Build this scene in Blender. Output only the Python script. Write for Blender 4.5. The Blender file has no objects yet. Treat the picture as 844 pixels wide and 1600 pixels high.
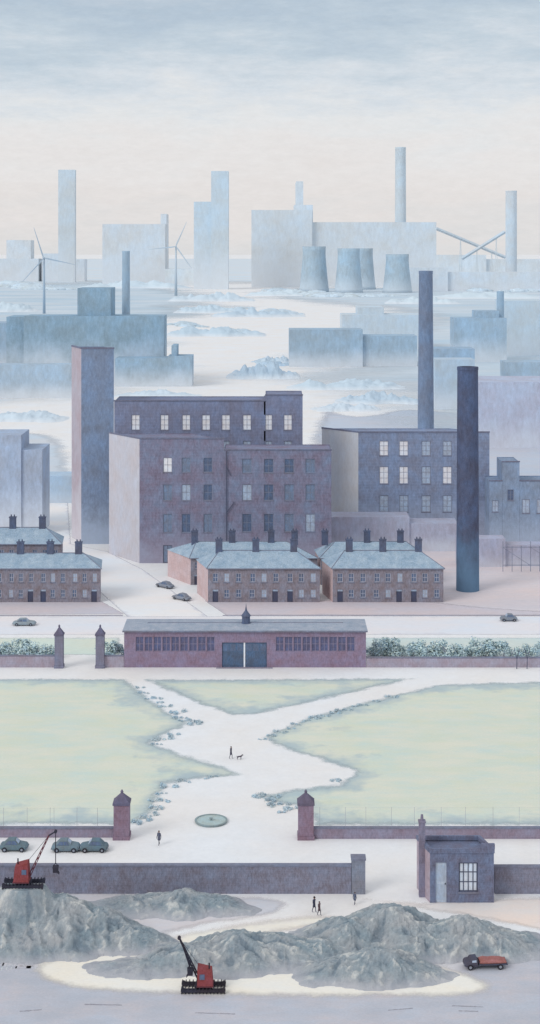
import bpy, math, random
import numpy as np
from mathutils import Vector, noise
random.seed(7)
SC=bpy.context.scene
COL=SC.collection
# ---------- image pixels (u,v) projected to ground positions: eye 76 m above flat ground, level view along +Y ----------
F=2400.0; H=76.0; YH=395.0; UC=422.0; K=F*H
def dist(v): return K/(v-YH)
def gx(u,d): return (u-UC)*d/F
def G(u,v):
    d=dist(v); return (gx(u,d),d)
def zat(v,d): return H-(v-YH)*d/F
def lin(c):
    c=c/255.0
    return c/12.92 if c<=0.04045 else ((c+0.055)/1.055)**2.4
def C(rgb,k=1.0): return (min(lin(rgb[0])*k,.92),min(lin(rgb[1])*k,.92),min(lin(rgb[2])*k,.92),1)
# ---------- materials ----------
MC={}
def nd(nt,t,**kw):
    n=nt.nodes.new(t)
    for a,b in kw.items(): setattr(n,a,b)
    return n
def mixc(nt,fac,a,b,bt='MIX'):
    n=nd(nt,'ShaderNodeMix',data_type='RGBA',blend_type=bt)
    L=nt.links
    for sock,val in ((n.inputs[0],fac),(n.inputs[6],a),(n.inputs[7],b)):
        if hasattr(val,'is_linked'): L.new(val,sock)
        else: sock.default_value=val
    return n.outputs[2]
def maprange(nt,val,a,b,c,d,smooth=False):
    n=nd(nt,'ShaderNodeMapRange')
    if smooth: n.interpolation_type='SMOOTHSTEP'
    nt.links.new(val,n.inputs[0])
    for i,x in enumerate((a,b,c,d)): n.inputs[i+1].default_value=x
    return n.outputs[0]
def noise_n(nt,vec,scale,detail=5,stretch=None,rot=None,rough=.6):
    if stretch or rot:
        mp=nd(nt,'ShaderNodeMapping'); nt.links.new(vec,mp.inputs[0])
        if stretch: mp.inputs['Scale'].default_value=stretch
        if rot: mp.inputs['Rotation'].default_value=rot
        vec=mp.outputs[0]
    n=nd(nt,'ShaderNodeTexNoise'); nt.links.new(vec,n.inputs['Vector'])
    n.inputs['Scale'].default_value=scale; n.inputs['Detail'].default_value=detail
    n.inputs['Roughness'].default_value=rough
    return n.outputs[0]
def paint(name,rgb,var=.16,d=200.,tint=(5,0,-4),mist=None,brick=0,rough=.9,bump=0.,k=1.12,streak=1.35,spec=.12):
    """weathered matt surface with blotches, streaks, optional courses of brick and painted-in mist"""
    key=(name,rgb,var,round(d,-1),tint,mist,brick,rough,bump,k,streak)
    if key in MC: return MC[key]
    m=bpy.data.materials.new(name); m.use_nodes=True; nt=m.node_tree; L=nt.links
    bs=nt.nodes['Principled BSDF']; bs.inputs['Roughness'].default_value=rough
    bs.inputs['Specular IOR Level'].default_value=spec
    geo=nd(nt,'ShaderNodeNewGeometry'); P=geo.outputs['Position']
    s=200.0/d
    n1=noise_n(nt,P,.2*s,7,rough=.65)
    n2=noise_n(nt,P,1.5*s,6,stretch=(1,1,.35),rot=(0,.6,.3),rough=.75)
    n3=noise_n(nt,P,6*s,4,rough=.85)
    a=tuple(max(0,min(255,c-t)) for c,t in zip(rgb,tint)); b=tuple(max(0,min(255,c+t)) for c,t in zip(rgb,tint))
    c=mixc(nt,maprange(nt,n1,.35,.65,0,1),C(a,k),C(b,k))
    v=maprange(nt,n2,.28,.72,1-var*streak,1+var*streak)
    c=mixc(nt,1.0,c,v,'MULTIPLY')
    v=maprange(nt,n3,.28,.72,1-var*1.05,1+var*1.05)
    c=mixc(nt,1.0,c,v,'MULTIPLY')
    v=maprange(nt,n1,.3,.7,1+var*.9,1-var*.9)
    c=mixc(nt,1.0,c,v,'MULTIPLY')
    if brick:
        sx=nd(nt,'ShaderNodeSeparateXYZ'); L.new(P,sx.inputs[0])
        ad=nd(nt,'ShaderNodeMath',operation='ADD'); L.new(sx.outputs[0],ad.inputs[0]); L.new(sx.outputs[1],ad.inputs[1])
        cb=nd(nt,'ShaderNodeCombineXYZ'); L.new(ad.outputs[0],cb.inputs[0]); L.new(sx.outputs[2],cb.inputs[1])
        br=nd(nt,'ShaderNodeTexBrick'); L.new(cb.outputs[0],br.inputs['Vector'])
        br.inputs['Scale'].default_value=1.0; br.inputs['Brick Width'].default_value=brick*2.4
        br.inputs['Row Height'].default_value=brick; br.inputs['Mortar Size'].default_value=brick*.12
        br.inputs['Color1'].default_value=(.86,.86,.86,1); br.inputs['Color2'].default_value=(1.12,1.11,1.11,1)
        br.inputs['Mortar'].default_value=(1.22,1.22,1.24,1)
        c=mixc(nt,.28,c,br.outputs[0],'MULTIPLY')
    if mist:  # mist painted into the base colour as a fade towards the ground
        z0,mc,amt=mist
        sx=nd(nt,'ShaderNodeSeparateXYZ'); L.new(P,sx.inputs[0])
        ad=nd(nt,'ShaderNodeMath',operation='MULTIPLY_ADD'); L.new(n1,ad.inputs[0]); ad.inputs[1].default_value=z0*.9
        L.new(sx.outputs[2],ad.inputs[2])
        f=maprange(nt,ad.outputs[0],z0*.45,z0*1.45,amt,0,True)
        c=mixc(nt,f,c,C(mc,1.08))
    L.new(c,bs.inputs['Base Color'])
    MC[key]=m; return m
def sheetmat(name,rgb,edge,soft=.5,wid=2.5,amp=1.2,esc=.6,var=.06,d=200.,tint=(5,-1,-5),second=None,k=1.08,st=None):
    m=bpy.data.materials.new(name); m.use_nodes=True; nt=m.node_tree; L=nt.links
    bs=nt.nodes['Principled BSDF']; bs.inputs['Roughness'].default_value=.95; bs.inputs['Specular IOR Level'].default_value=.1
    geo=nd(nt,'ShaderNodeNewGeometry'); P=geo.outputs['Position']; s=200./d
    at=nd(nt,'ShaderNodeAttribute',attribute_name='sd')
    ne=noise_n(nt,P,esc,7,rough=.68,stretch=st)
    ad=nd(nt,'ShaderNodeMath',operation='MULTIPLY_ADD'); L.new(ne,ad.inputs[0]); ad.inputs[1].default_value=amp; L.new(at.outputs['Fac'],ad.inputs[2])
    sb=nd(nt,'ShaderNodeMath',operation='SUBTRACT'); L.new(ad.outputs[0],sb.inputs[0]); sb.inputs[1].default_value=amp*.5
    al=maprange(nt,sb.outputs[0],0,soft,0,1,True)
    n1=noise_n(nt,P,.1*s,6,stretch=(.5,1,1),rough=.65); n3=noise_n(nt,P,2.0*s,6,stretch=(.5,1,1),rough=.8)
    a=tuple(max(0,min(255,c-t)) for c,t in zip(rgb,tint)); b=tuple(max(0,min(255,c+t)) for c,t in zip(rgb,tint))
    c=mixc(nt,maprange(nt,n1,.35,.65,0,1),C(a,k),C(b,k))
    if second:
        n4=noise_n(nt,P,.07*s,7,stretch=(.5,1,1),rough=.7); c=mixc(nt,maprange(nt,n4,.40,.64,0,.9),c,C(second,k))
    c=mixc(nt,1.0,c,maprange(nt,n3,.25,.75,1-var*1.3,1+var*1.3),'MULTIPLY')
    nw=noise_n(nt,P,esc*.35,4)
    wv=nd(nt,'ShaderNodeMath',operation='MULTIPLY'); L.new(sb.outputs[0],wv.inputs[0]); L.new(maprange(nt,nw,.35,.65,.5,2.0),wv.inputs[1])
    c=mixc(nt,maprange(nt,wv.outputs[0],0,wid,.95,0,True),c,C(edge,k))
    L.new(c,bs.inputs['Base Color'])
    tr=nd(nt,'ShaderNodeBsdfTransparent'); mx=nd(nt,'ShaderNodeMixShader')
    L.new(al,mx.inputs[0]); L.new(tr.outputs[0],mx.inputs[1]); L.new(bs.outputs[0],mx.inputs[2])
    L.new(mx.outputs[0],nt.nodes['Material Output'].inputs[0])
    return m
# ---------- mesh builder ----------
class MB:
    def __init__(s): s.v=[]; s.f=[]; s.m=[]
    def face(s,pts,m=0):
        n=len(s.v); s.v+=[tuple(p) for p in pts]; s.f.append(tuple(range(n,n+len(pts)))); s.m.append(m)
    def hexa(s,p,m=0):
        n=len(s.v); s.v+=[tuple(q) for q in p]
        for q in ((0,3,2,1),(4,5,6,7),(0,1,5,4),(1,2,6,5),(2,3,7,6),(3,0,4,7)):
            s.f.append(tuple(n+i for i in q)); s.m.append(m)
    def box(s,x0,x1,y0,y1,z0,z1,m=0,k=0.,t=0.):
        a,b=k*y0,k*y1
        s.hexa([(x0+a,y0,z0),(x1+a,y0,z0),(x1+b,y1,z0),(x0+b,y1,z0),(x0+a+t,y0+t,z1),(x1+a-t,y0+t,z1),(x1+b-t,y1-t,z1),(x0+b+t,y1-t,z1)],m)
    def tube(s,p,q,r0,r1=None,n=8,m=0,cap=True):
        if r1 is None: r1=r0
        p=Vector(p); q=Vector(q); dz=(q-p).normalized()
        ax=dz.cross(Vector((0,0,1)) if abs(dz.z)<.9 else Vector((1,0,0))).normalized(); ay=dz.cross(ax)
        b=len(s.v)
        for c,r in ((p,r0),(q,r1)):
            for i in range(n):
                a=2*math.pi*i/n; s.v.append(tuple(c+ax*r*math.cos(a)+ay*r*math.sin(a)))
        for i in range(n):
            j=(i+1)%n; s.f.append((b+i,b+j,b+n+j,b+n+i)); s.m.append(m)
        if cap:
            s.f.append(tuple(b+i for i in range(n))[::-1]); s.m.append(m)
            s.f.append(tuple(b+n+i for i in range(n))); s.m.append(m)
    def lathe(s,prof,cx=0,cy=0,n=24,m=0,sx=1,sy=1,cap=True):
        b=len(s.v)
        for r,z in prof:
            for i in range(n):
                a=2*math.pi*i/n; s.v.append((cx+sx*r*math.cos(a),cy+sy*r*math.sin(a),z))
        for k in range(len(prof)-1):
            for i in range(n):
                j=(i+1)%n; s.f.append((b+k*n+i,b+k*n+j,b+(k+1)*n+j,b+(k+1)*n+i)); s.m.append(m)
        if cap:
            s.f.append(tuple(b+i for i in range(n))[::-1]); s.m.append(m)
            e=b+(len(prof)-1)*n; s.f.append(tuple(e+i for i in range(n))); s.m.append(m)
    def wall(s,x0,x1,z0,z1,ops,y=0.,rev=.25,m=0):
        xs=sorted(set([x0,x1]+[o[0] for o in ops]+[o[1] for o in ops])); zs=sorted(set([z0,z1]+[o[2] for o in ops]+[o[3] for o in ops]))
        for i in range(len(xs)-1):
            for j in range(len(zs)-1):
                cx=(xs[i]+xs[i+1])/2; cz=(zs[j]+zs[j+1])/2
                if any(o[0]<cx<o[1] and o[2]<cz<o[3] for o in ops): continue
                s.face([(xs[i],y,zs[j]),(xs[i+1],y,zs[j]),(xs[i+1],y,zs[j+1]),(xs[i],y,zs[j+1])],m)
        for a,b,c,e in ops:
            y2=y+rev
            s.face([(a,y,c),(b,y,c),(b,y2,c),(a,y2,c)],m); s.face([(a,y,e),(a,y2,e),(b,y2,e),(b,y,e)],m)
            s.face([(a,y,c),(a,y2,c),(a,y2,e),(a,y,e)],m); s.face([(b,y,c),(b,y,e),(b,y2,e),(b,y2,c)],m)
    def mesh(s,name,mats,smooth=False):
        me=bpy.data.meshes.new(name); me.from_pydata(s.v,[],s.f)
        for mt in mats: me.materials.append(mt)
        me.polygons.foreach_set('material_index',s.m)
        if smooth: me.polygons.foreach_set('use_smooth',[True]*len(s.f))
        me.update(); return me
    def obj(s,name,mats,parent=None,loc=(0,0,0),smooth=False):
        return add(name,s.mesh(name,mats,smooth),parent,loc)
def add(name,me,parent=None,loc=(0,0,0)):
    o=bpy.data.objects.new(name,me); COL.objects.link(o); o.location=loc
    if parent: o.parent=parent
    return o
def tag(o,label,cat,group=None):
    o['label']=label; o['category']=cat
    if group: o['group']=group
    return o
def empty(name,loc,label,cat,group=None):
    o=bpy.data.objects.new(name,None); o.empty_display_size=1; COL.objects.link(o); o.location=loc
    return tag(o,label,cat,group)
def struct(o): o['kind']='structure'; return o
# ---------- common materials ----------
glass_dark=paint('window_glass_dark',(90,104,130),var=.22,d=60,rough=.4,spec=.3)
glass_slate=paint('window_glass_slate',(116,130,154),var=.2,d=60,rough=.4,spec=.3)
glass_mid=paint('window_glass_pale',(165,178,196),var=.2,d=60,rough=.4,spec=.3)
glass_lit=paint('window_glass_lit',(226,226,230),var=.1,d=60,rough=.4)  # lit panes painted as a pale glass colour, no emission
glass_hut=paint('window_glass_hut_lit',(206,212,222),var=.12,d=60,rough=.4)  # glow of the hut window painted into its pale glass colour
frame_pale=paint('window_frame_paint',(168,169,180),var=.08)
frame_dark=paint('window_frame_dark',(86,90,108),var=.08)
frame_mid=paint('window_frame_grey',(136,140,157),var=.08)
stone=paint('coping_stone',(120,122,138),var=.16)
black=paint('iron_black',(56,54,64),var=.2,rough=.8)
WC={}
def window(parent,x,z0,w,h,glass,frame,bars=(1,1),y=.12,sill=True,fw=.12):
    key=(round(w,2),round(h,2),glass.name,frame.name,bars,sill)
    if key not in WC:
        b=MB(); b.face([(-w/2,.06,0),(w/2,.06,0),(w/2,.06,h),(-w/2,.06,h)],0)
        b.box(-w/2,-w/2+fw,0,.05,0,h,1); b.box(w/2-fw,w/2,0,.05,0,h,1)
        b.box(-w/2+fw,w/2-fw,0,.05,0,fw,1); b.box(-w/2+fw,w/2-fw,0,.05,h-fw,h,1)
        for i in range(bars[0]):
            xx=-w/2+w*(i+1)/(bars[0]+1); b.box(xx-fw*.35,xx+fw*.35,.005,.045,fw,h-fw,1)
        for i in range(bars[1]):
            zz=h*(i+1)/(bars[1]+1); b.box(-w/2+fw,w/2-fw,.01,.04,zz-fw*.35,zz+fw*.35,1)
        if sill: b.box(-w/2-.12,w/2+.12,-.22,-.125,-.18,-.002,2)
        WC[key]=b.mesh('window',[glass,frame,stone])
    return add('window',WC[key],parent,(x,y,z0))
def block(parent,u0,u1,vb,vt,depth,mat,side=None,roof=None,k=0.,wins=(),y0=0.,ref=None,coping=.5,name='wall',z0=0.):
    """one rectangular volume of a building; front plane y0 metres behind the thing's origin. ref=(uc,vb)"""
    uc,vb0=ref; d0=dist(vb0); X0=gx(uc,d0); d=d0+y0
    x0=gx(u0,d)-X0; x1=gx(u1,d)-X0; z1=zat(vt,d); sc=d/F
    ops=[]; wl=[]
    for (wu,wt,wb,wp,gl,fr,bars) in wins:
        cx=gx(wu,d)-X0; hw=wp*sc/2; a=zat(wb,d); c=zat(wt,d)
        ops.append((round(cx-hw,3),round(cx+hw,3),round(a,3),round(c,3))); wl.append((cx,a,2*hw,c-a,gl,fr,bars))
    b=MB(); side=side or mat; roof=roof or mat
    b.wall(x0,x1,z0,z1,ops,y=0,rev=.3)
    s=k*depth
    b.face([(x0,0,z0),(x0,0,z1),(x0+s,depth,z1),(x0+s,depth,z0)],1)
    b.face([(x1,0,z0),(x1+s,depth,z0),(x1+s,depth,z1),(x1,0,z1)],0)
    b.face([(x0+s,depth,z0),(x0+s,depth,z1),(x1+s,depth,z1),(x1+s,depth,z0)],0)
    rz=z1-min(coping,1.)*.6
    b.face([(x0,0,rz),(x1,0,rz),(x1+s,depth,rz),(x0+s,depth,rz)],2)
    o=b.obj(name,[mat,side,roof],parent,(0,y0,0))
    for (cx,a,w,h,gl,fr,bars) in wl:
        window(parent,cx,a,w,h,gl,fr,bars,y=y0+.15)
    if coping:
        t=coping; c=MB(); c.box(x0-.12,x1+.12,-.12,.25,z1,z1+t,0)
        if k!=0:
            c.box(x0-.12,x0+.3,.26,depth,z1,z1+t,0,k)
        c.obj('coping',[COPE if d<600 else mat],parent,(0,y0,0))
    return o
COPE=paint('coping_brick',(114,118,138),var=.16)
def thing_at(name,u,v,label,cat,group=None):
    x,y=G(u,v); return empty(name,(x,y,0),label,cat,group)
# ================= GROUND =================
def sheet(name,pts,mat,z,cell=None,smooth=True,margin=None):
    p=[G(*q) for q in pts]
    if smooth:
        q=[]; n=len(p)
        for i in range(n):
            a,b,c,e=[np.array(p[(i+j)%n]) for j in(-1,0,1,2)]
            for t in np.linspace(0,1,7)[:-1]:
                q.append(tuple(.5*((2*b)+(-a+c)*t+(2*a-5*b+4*c-e)*t*t+(-a+3*b-3*c+e)*t**3)))
        p=q
    P=np.array(p); mn=P.min(0); mx=P.max(0)
    if cell is None: cell=max((mx-mn).max()/160,.25)
    mg=margin or cell*3
    nx=int((mx[0]-mn[0]+2*mg)/cell)+2; ny=int((mx[1]-mn[1]+2*mg)/cell)+2
    gxs=mn[0]-mg+np.arange(nx)*cell; gys=mn[1]-mg+np.arange(ny)*cell
    X,Y=np.meshgrid(gxs,gys); X=X.ravel(); Y=Y.ravel()
    D=np.full(X.shape,1e9); ins=np.zeros(X.shape,bool)
    for i in range(len(P)):
        a=P[i]; b=P[(i+1)%len(P)]; ab=b-a; l=ab.dot(ab)+1e-9
        t=np.clip(((X-a[0])*ab[0]+(Y-a[1])*ab[1])/l,0,1)
        D=np.minimum(D,np.hypot(X-a[0]-t*ab[0],Y-a[1]-t*ab[1]))
        cr=((a[1]>Y)!=(b[1]>Y))
        with np.errstate(all='ignore'): xc=(b[0]-a[0])*(Y-a[1])/(b[1]-a[1]+1e-12)+a[0]
        ins^=cr&(X<xc)
    S=np.where(ins,D,-D)
    idx=np.arange(nx*ny).reshape(ny,nx)
    q=np.stack([idx[:-1,:-1],idx[:-1,1:],idx[1:,1:],idx[1:,:-1]],-1).reshape(-1,4)
    q=q[(S[q]>-mg*.8).any(1)]
    used=np.unique(q); rm=np.full(nx*ny,-1); rm[used]=np.arange(len(used)); q=rm[q]
    me=bpy.data.meshes.new(name); me.from_pydata(np.stack([X[used],Y[used],np.zeros(len(used))],1).tolist(),[],q.tolist())
    at=me.attributes.new('sd','FLOAT','POINT'); at.data.foreach_set('value',S[used].astype(np.float32))
    me.materials.append(mat); return struct(add(name,me,None,(0,0,z)))
b=MB(); R=60000
b.face([(-R,-400,0),(R,-400,0),(R,R,0),(-R,R,0)])
gm=paint('pale_ground',(230,228,227),var=.035,d=900,tint=(3,0,-3),streak=1,k=1.08)
struct(b.obj('ground',[gm]))
blu=(184,200,211)
sheet('terrain',[(-160,420),(120,432),(280,440),(350,456),(420,466),(400,478),(330,496),(270,510),(290,530),(310,560),(300,605),(180,640),(60,636),(-80,650),(-200,640),(-300,500)],
      sheetmat('scrubland_west',blu,(204,213,221),soft=140,wid=160,amp=300,esc=.006,d=1500,var=.06,second=(206,214,221),st=(.6,.6,1)),.1,cell=22)
sheet('terrain',[(380,462),(440,450),(660,446),(1000,425),(1200,600),(1000,690),(700,700),(560,660),(500,640),(450,612),(400,596),(370,584),(400,572),(440,560),(430,545),(470,528),(560,505),(560,485)],
      sheetmat('scrubland_east',(188,203,214),(206,214,222),soft=110,wid=130,amp=240,esc=.007,d=1500,var=.06,second=(208,215,221),st=(.6,.6,1)),.12,cell=20)
sheet('terrain',[(-100,405),(1000,405),(1100,436),(640,446),(300,444),(-200,436)],
      sheetmat('misty_plain',(208,216,222),(216,221,225),soft=500,wid=600,amp=500,esc=.001,d=5000,var=.03),.5,cell=120)
sheet('terrain',[(-60,690),(90,680),(120,760),(60,790),(-100,800)],sheetmat('yard_grass',(200,207,215),(216,218,222),soft=8,wid=8,amp=10,esc=.08,d=500),.05,cell=3)
sheet('terrain',[(500,640),(560,650),(660,640),(950,680),(950,800),(500,800)],sheetmat('yard_ground',(192,197,208),(210,212,218),soft=8,wid=8,amp=10,esc=.08,d=500),.06,cell=3)
sheet('ground',[(500,850),(700,842),(960,835),(960,945),(690,945),(500,900)],sheetmat('mill_yard_ground',(218,205,205),(210,205,210),soft=2,wid=5,amp=3,esc=.2,d=350,var=.06,second=(202,197,203)),.02,cell=1)
sheet('pavement',[(-120,938),(160,940),(196,960),(-120,961)],sheetmat('paving_stone',(202,194,199),(190,183,190),soft=.3,wid=1.2,amp=.6,d=300,var=.08),.015,cell=.5,smooth=False)
sheet('pavement',[(318,938),(960,938),(960,961),(352,961)],sheetmat('paving_flag',(204,195,200),(190,183,190),soft=.3,wid=1.2,amp=.6,d=300,var=.08),.015,cell=.5,smooth=False)
sheet('road',[(60,760),(106,770),(112,850),(170,862),(225,890),(330,966),(200,966),(160,930),(110,880),(70,850),(50,800)],
      sheetmat('side_road_surface',(234,232,232),(204,204,212),soft=.6,wid=1.2,amp=.7,d=300,var=.03),.01,cell=.7,smooth=False)
sheet('road',[(-120,963),(960,963),(960,992),(-120,992)],sheetmat('main_road_surface',(226,224,227),(209,207,213),soft=.5,wid=1.5,amp=.8,d=300,var=.05),.012,cell=.6,smooth=False)
kb=paint('kerb_stone',(150,146,158),var=.1)
b=MB()
for (ua,ub,v) in ((-60,192,962.5),(348,930,962.5)):
    x0,y=G(ua,v); x1,_=G(ub,v); b.box(x0,x1,y,y+.3,0,.14)
struct(b.obj('pavement',[kb]))
# lawns
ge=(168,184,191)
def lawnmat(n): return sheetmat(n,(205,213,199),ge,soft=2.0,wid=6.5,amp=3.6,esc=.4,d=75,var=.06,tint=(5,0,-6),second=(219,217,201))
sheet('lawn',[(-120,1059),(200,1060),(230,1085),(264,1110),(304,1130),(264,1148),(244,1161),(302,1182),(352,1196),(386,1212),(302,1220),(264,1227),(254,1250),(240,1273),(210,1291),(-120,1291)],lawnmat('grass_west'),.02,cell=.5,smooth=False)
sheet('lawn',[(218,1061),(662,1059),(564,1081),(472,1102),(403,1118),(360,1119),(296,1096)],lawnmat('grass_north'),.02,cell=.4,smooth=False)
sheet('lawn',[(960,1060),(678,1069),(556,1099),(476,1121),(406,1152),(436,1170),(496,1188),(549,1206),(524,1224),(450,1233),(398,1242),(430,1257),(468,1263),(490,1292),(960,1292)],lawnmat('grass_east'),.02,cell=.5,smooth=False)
sheet('lawn',[(-120,996),(190,996),(190,1024),(-120,1024)],sheetmat('verge_grass_west',(212,219,206),(200,208,208),soft=1,wid=2,amp=1.5,d=250),.02,cell=.6,smooth=False)
sheet('lawn',[(565,996),(960,996),(960,1024),(565,1024)],sheetmat('verge_grass_east',(204,214,210),(192,205,208),soft=1,wid=2,amp=1.5,d=250),.02,cell=.6,smooth=False)
# quarry floor
sheet('ground',[(-160,1470),(60,1500),(250,1490),(420,1500),(560,1510),(1000,1490),(1000,1680),(-160,1680)],sheetmat('quarry_floor',(192,191,198),(216,212,213),soft=1.5,wid=3,amp=3,esc=.25,d=60,var=.1,second=(178,181,190)),.02,cell=.5)
sheet('ground',[(-160,1400),(400,1400),(430,1430),(330,1446),(200,1475),(60,1500),(-160,1510)],sheetmat('quarry_bank',(206,204,208),(222,218,218),soft=1.5,wid=2,amp=2,esc=.3,d=110,var=.06),.02,cell=.5)
sheet('road',[(480,1428),(330,1448),(200,1474),(75,1496),(45,1518),(90,1543),(200,1556),(420,1562),(620,1562),(730,1560),(775,1545),(740,1520),(640,1500),(420,1505),(330,1500),(400,1470),(500,1450),(560,1436)],
      sheetmat('quarry_track',(239,230,219),(220,213,209),soft=1.8,wid=2.,amp=1.8,esc=.5,d=90,var=.06),.03,cell=.35)
sheet('ground',[(540,1400),(660,1408),(950,1400),(950,1470),(760,1440),(640,1420)],sheetmat('quarry_edge',(230,219,212),(230,225,223),soft=1.5,wid=2,amp=2,esc=.3,d=110,var=.05),.035,cell=.5)
rut=sheetmat('rut_earth',(160,158,167),(172,170,178),soft=.16,wid=.2,amp=.3,esc=2.,d=60,var=.1,tint=(1,0,-1))
for (u0,u1,v,dv) in ((132,192,1569,1),(30,66,1580,-3),(304,368,1582,2),(606,646,1578,-3),(706,756,1571,2),(716,748,1579,1)):
    sheet('ground',[(u0,v),(u1,v+dv),(u1,v+dv+2.2),(u0,v+2.2)],rut,.04,cell=.1,smooth=False)
# ================= FAR SKYLINE =================
def simple(name,label,cat,vols,vb,col,depth=40,tint=(4,0,-4),mist=.6,var=.07,group=None,k=0):  # aerial haze painted into the pale wall colours
    uc=sum(v[0]+v[1] for v in vols)/len(vols)/2; d=dist(vb)
    t=thing_at(name,uc,vb,label,cat,group)
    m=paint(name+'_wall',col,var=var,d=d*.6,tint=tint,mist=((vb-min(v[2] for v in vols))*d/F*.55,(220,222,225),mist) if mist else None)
    for v in vols:
        block(t,v[0],v[1],vb,v[2],(v[4] if len(v)>4 else depth),m,ref=(uc,vb),y0=v[3],coping=0,k=k)
    return t
def chimney(u0,u1,vb,vt,col,label,taper=.86,mist=.5,n=20,var=.08,group='factory chimneys',mc=(205,210,216)):
    d=dist(vb); r=(u1-u0)*d/F/2; uc=(u0+u1)/2; h=zat(vt,d)
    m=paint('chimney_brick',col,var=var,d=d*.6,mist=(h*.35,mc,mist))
    b=MB(); pr=[(r,0),(r*(1+taper)/2,h*.5),(r*taper,h*.985),(r*taper*1.03,h*.987),(r*taper*1.03,h),(r*taper*.7,h),(r*taper*.7,h*.95)]
    b.lathe(pr,n=n)
    x,y=G(uc,vb); o=b.obj('factory_chimney',[m],None,(x,y,0))
    for p in o.data.polygons: p.use_smooth=True
    o.data.set_sharp_from_angle(angle=math.radians(30))
    return tag(o,label,'chimney',group)
S0=(208,215,221)
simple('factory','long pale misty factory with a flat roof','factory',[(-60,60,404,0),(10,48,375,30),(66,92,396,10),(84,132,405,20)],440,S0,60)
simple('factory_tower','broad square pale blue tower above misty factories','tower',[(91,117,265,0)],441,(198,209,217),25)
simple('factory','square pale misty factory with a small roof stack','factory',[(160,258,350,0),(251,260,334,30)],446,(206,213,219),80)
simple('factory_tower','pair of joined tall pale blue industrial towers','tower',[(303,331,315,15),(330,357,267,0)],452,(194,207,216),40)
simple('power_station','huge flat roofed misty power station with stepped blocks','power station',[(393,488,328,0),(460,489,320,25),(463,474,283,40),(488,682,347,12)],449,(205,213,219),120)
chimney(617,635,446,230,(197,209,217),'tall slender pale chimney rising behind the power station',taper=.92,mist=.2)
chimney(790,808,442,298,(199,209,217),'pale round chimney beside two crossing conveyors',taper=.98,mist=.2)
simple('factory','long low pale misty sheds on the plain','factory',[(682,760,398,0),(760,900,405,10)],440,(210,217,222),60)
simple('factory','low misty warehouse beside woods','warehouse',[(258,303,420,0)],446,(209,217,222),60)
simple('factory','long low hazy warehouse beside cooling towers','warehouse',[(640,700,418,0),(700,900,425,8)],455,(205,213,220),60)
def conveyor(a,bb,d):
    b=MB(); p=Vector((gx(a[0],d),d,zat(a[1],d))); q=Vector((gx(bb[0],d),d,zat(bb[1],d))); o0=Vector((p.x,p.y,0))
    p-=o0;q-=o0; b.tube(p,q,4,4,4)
    m=paint('conveyor_steel',(192,204,213),var=.05,d=d)
    o=b.obj('gantry',[m],None); t=empty('conveyor',o0,'pale inclined conveyor gantry on thin trestle legs','conveyor','crossing conveyors'); o.parent=t
    m2=paint('trestle_steel',(208,216,221),var=.05,d=d)
    for f in (.35,.8):
        c=MB(); w=p.lerp(q,f)
        c.tube((w.x-4,0,0),(w.x-.3,0,w.z-4.5),.9,.6,4); c.tube((w.x+4,0,0),(w.x+.3,0,w.z-4.5),.9,.6,4); c.tube((w.x-2.4,0,w.z*.4),(w.x+2.4,0,w.z*.4),.7,.7,4)
        c.obj('trestle',[m2],t)
conveyor((682,357),(790,402),3700); conveyor((722,404),(789,362),3640)
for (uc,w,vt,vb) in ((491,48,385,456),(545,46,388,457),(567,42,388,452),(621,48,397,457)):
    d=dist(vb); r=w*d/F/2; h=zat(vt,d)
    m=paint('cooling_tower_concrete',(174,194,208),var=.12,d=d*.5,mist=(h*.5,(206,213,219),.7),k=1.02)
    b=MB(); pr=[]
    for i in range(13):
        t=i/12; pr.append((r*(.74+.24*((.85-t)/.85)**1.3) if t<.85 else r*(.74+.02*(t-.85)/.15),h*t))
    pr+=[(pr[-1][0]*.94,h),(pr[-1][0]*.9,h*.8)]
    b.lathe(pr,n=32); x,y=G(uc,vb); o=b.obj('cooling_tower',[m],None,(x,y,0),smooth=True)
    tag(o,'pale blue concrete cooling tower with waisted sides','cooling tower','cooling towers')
def turbine(u,vh,vb,L,ang,col):
    d=dist(vb); s=d/F; h=zat(vh,d); m=paint('turbine_steel',col,var=.04,d=d)
    t=thing_at('wind_turbine',u,vb,'three bladed pale grey wind turbine on tapered tower','wind turbine','wind turbines')
    b=MB(); b.lathe([(2.3*s*1.0,0),(1.2*s,h)],n=16); b.obj('tower',[m],t,smooth=True)
    b=MB(); b.box(-1.1*s,1.1*s,-3*s,3*s,-1.1*s,1.1*s,0,t=.3); b.obj('nacelle',[m],t,(0,0,h))
    b=MB(); b.lathe([(.3*s,-2*s),(1.3*s,-.5*s),(1.3*s,1*s)],n=12); hb=b.obj('hub',[m],t,(0,-4*s,h)); hb.rotation_euler=(math.radians(-90),0,0)
    for a in ang:
        b=MB(); a=math.radians(a); dx,dz=math.cos(a),math.sin(a); px,pz=-dz,dx
        prev=None
        for f,w in ((0,.9),(.15,1.4),(.5,.95),(1,.35)):
            c=(dx*L*s*f,dz*L*s*f); w*=s
            ring=[(c[0]+px*w,-.2*s,c[1]+pz*w),(c[0],-.5*s,c[1]),(c[0]-px*w*.6,0,c[1]-pz*w*.6),(c[0],.4*s,c[1])]
            if prev:
                for i in range(4): b.face([prev[i],prev[(i+1)%4],ring[(i+1)%4],ring[i]])
            prev=ring
        b.obj('blade',[m],t,(0,-4.5*s,h))
turbine(69,403,490,50,(108,-12,228),(164,181,196))
turbine(275,385,462,42,(66,186,306),(184,198,209))
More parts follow.
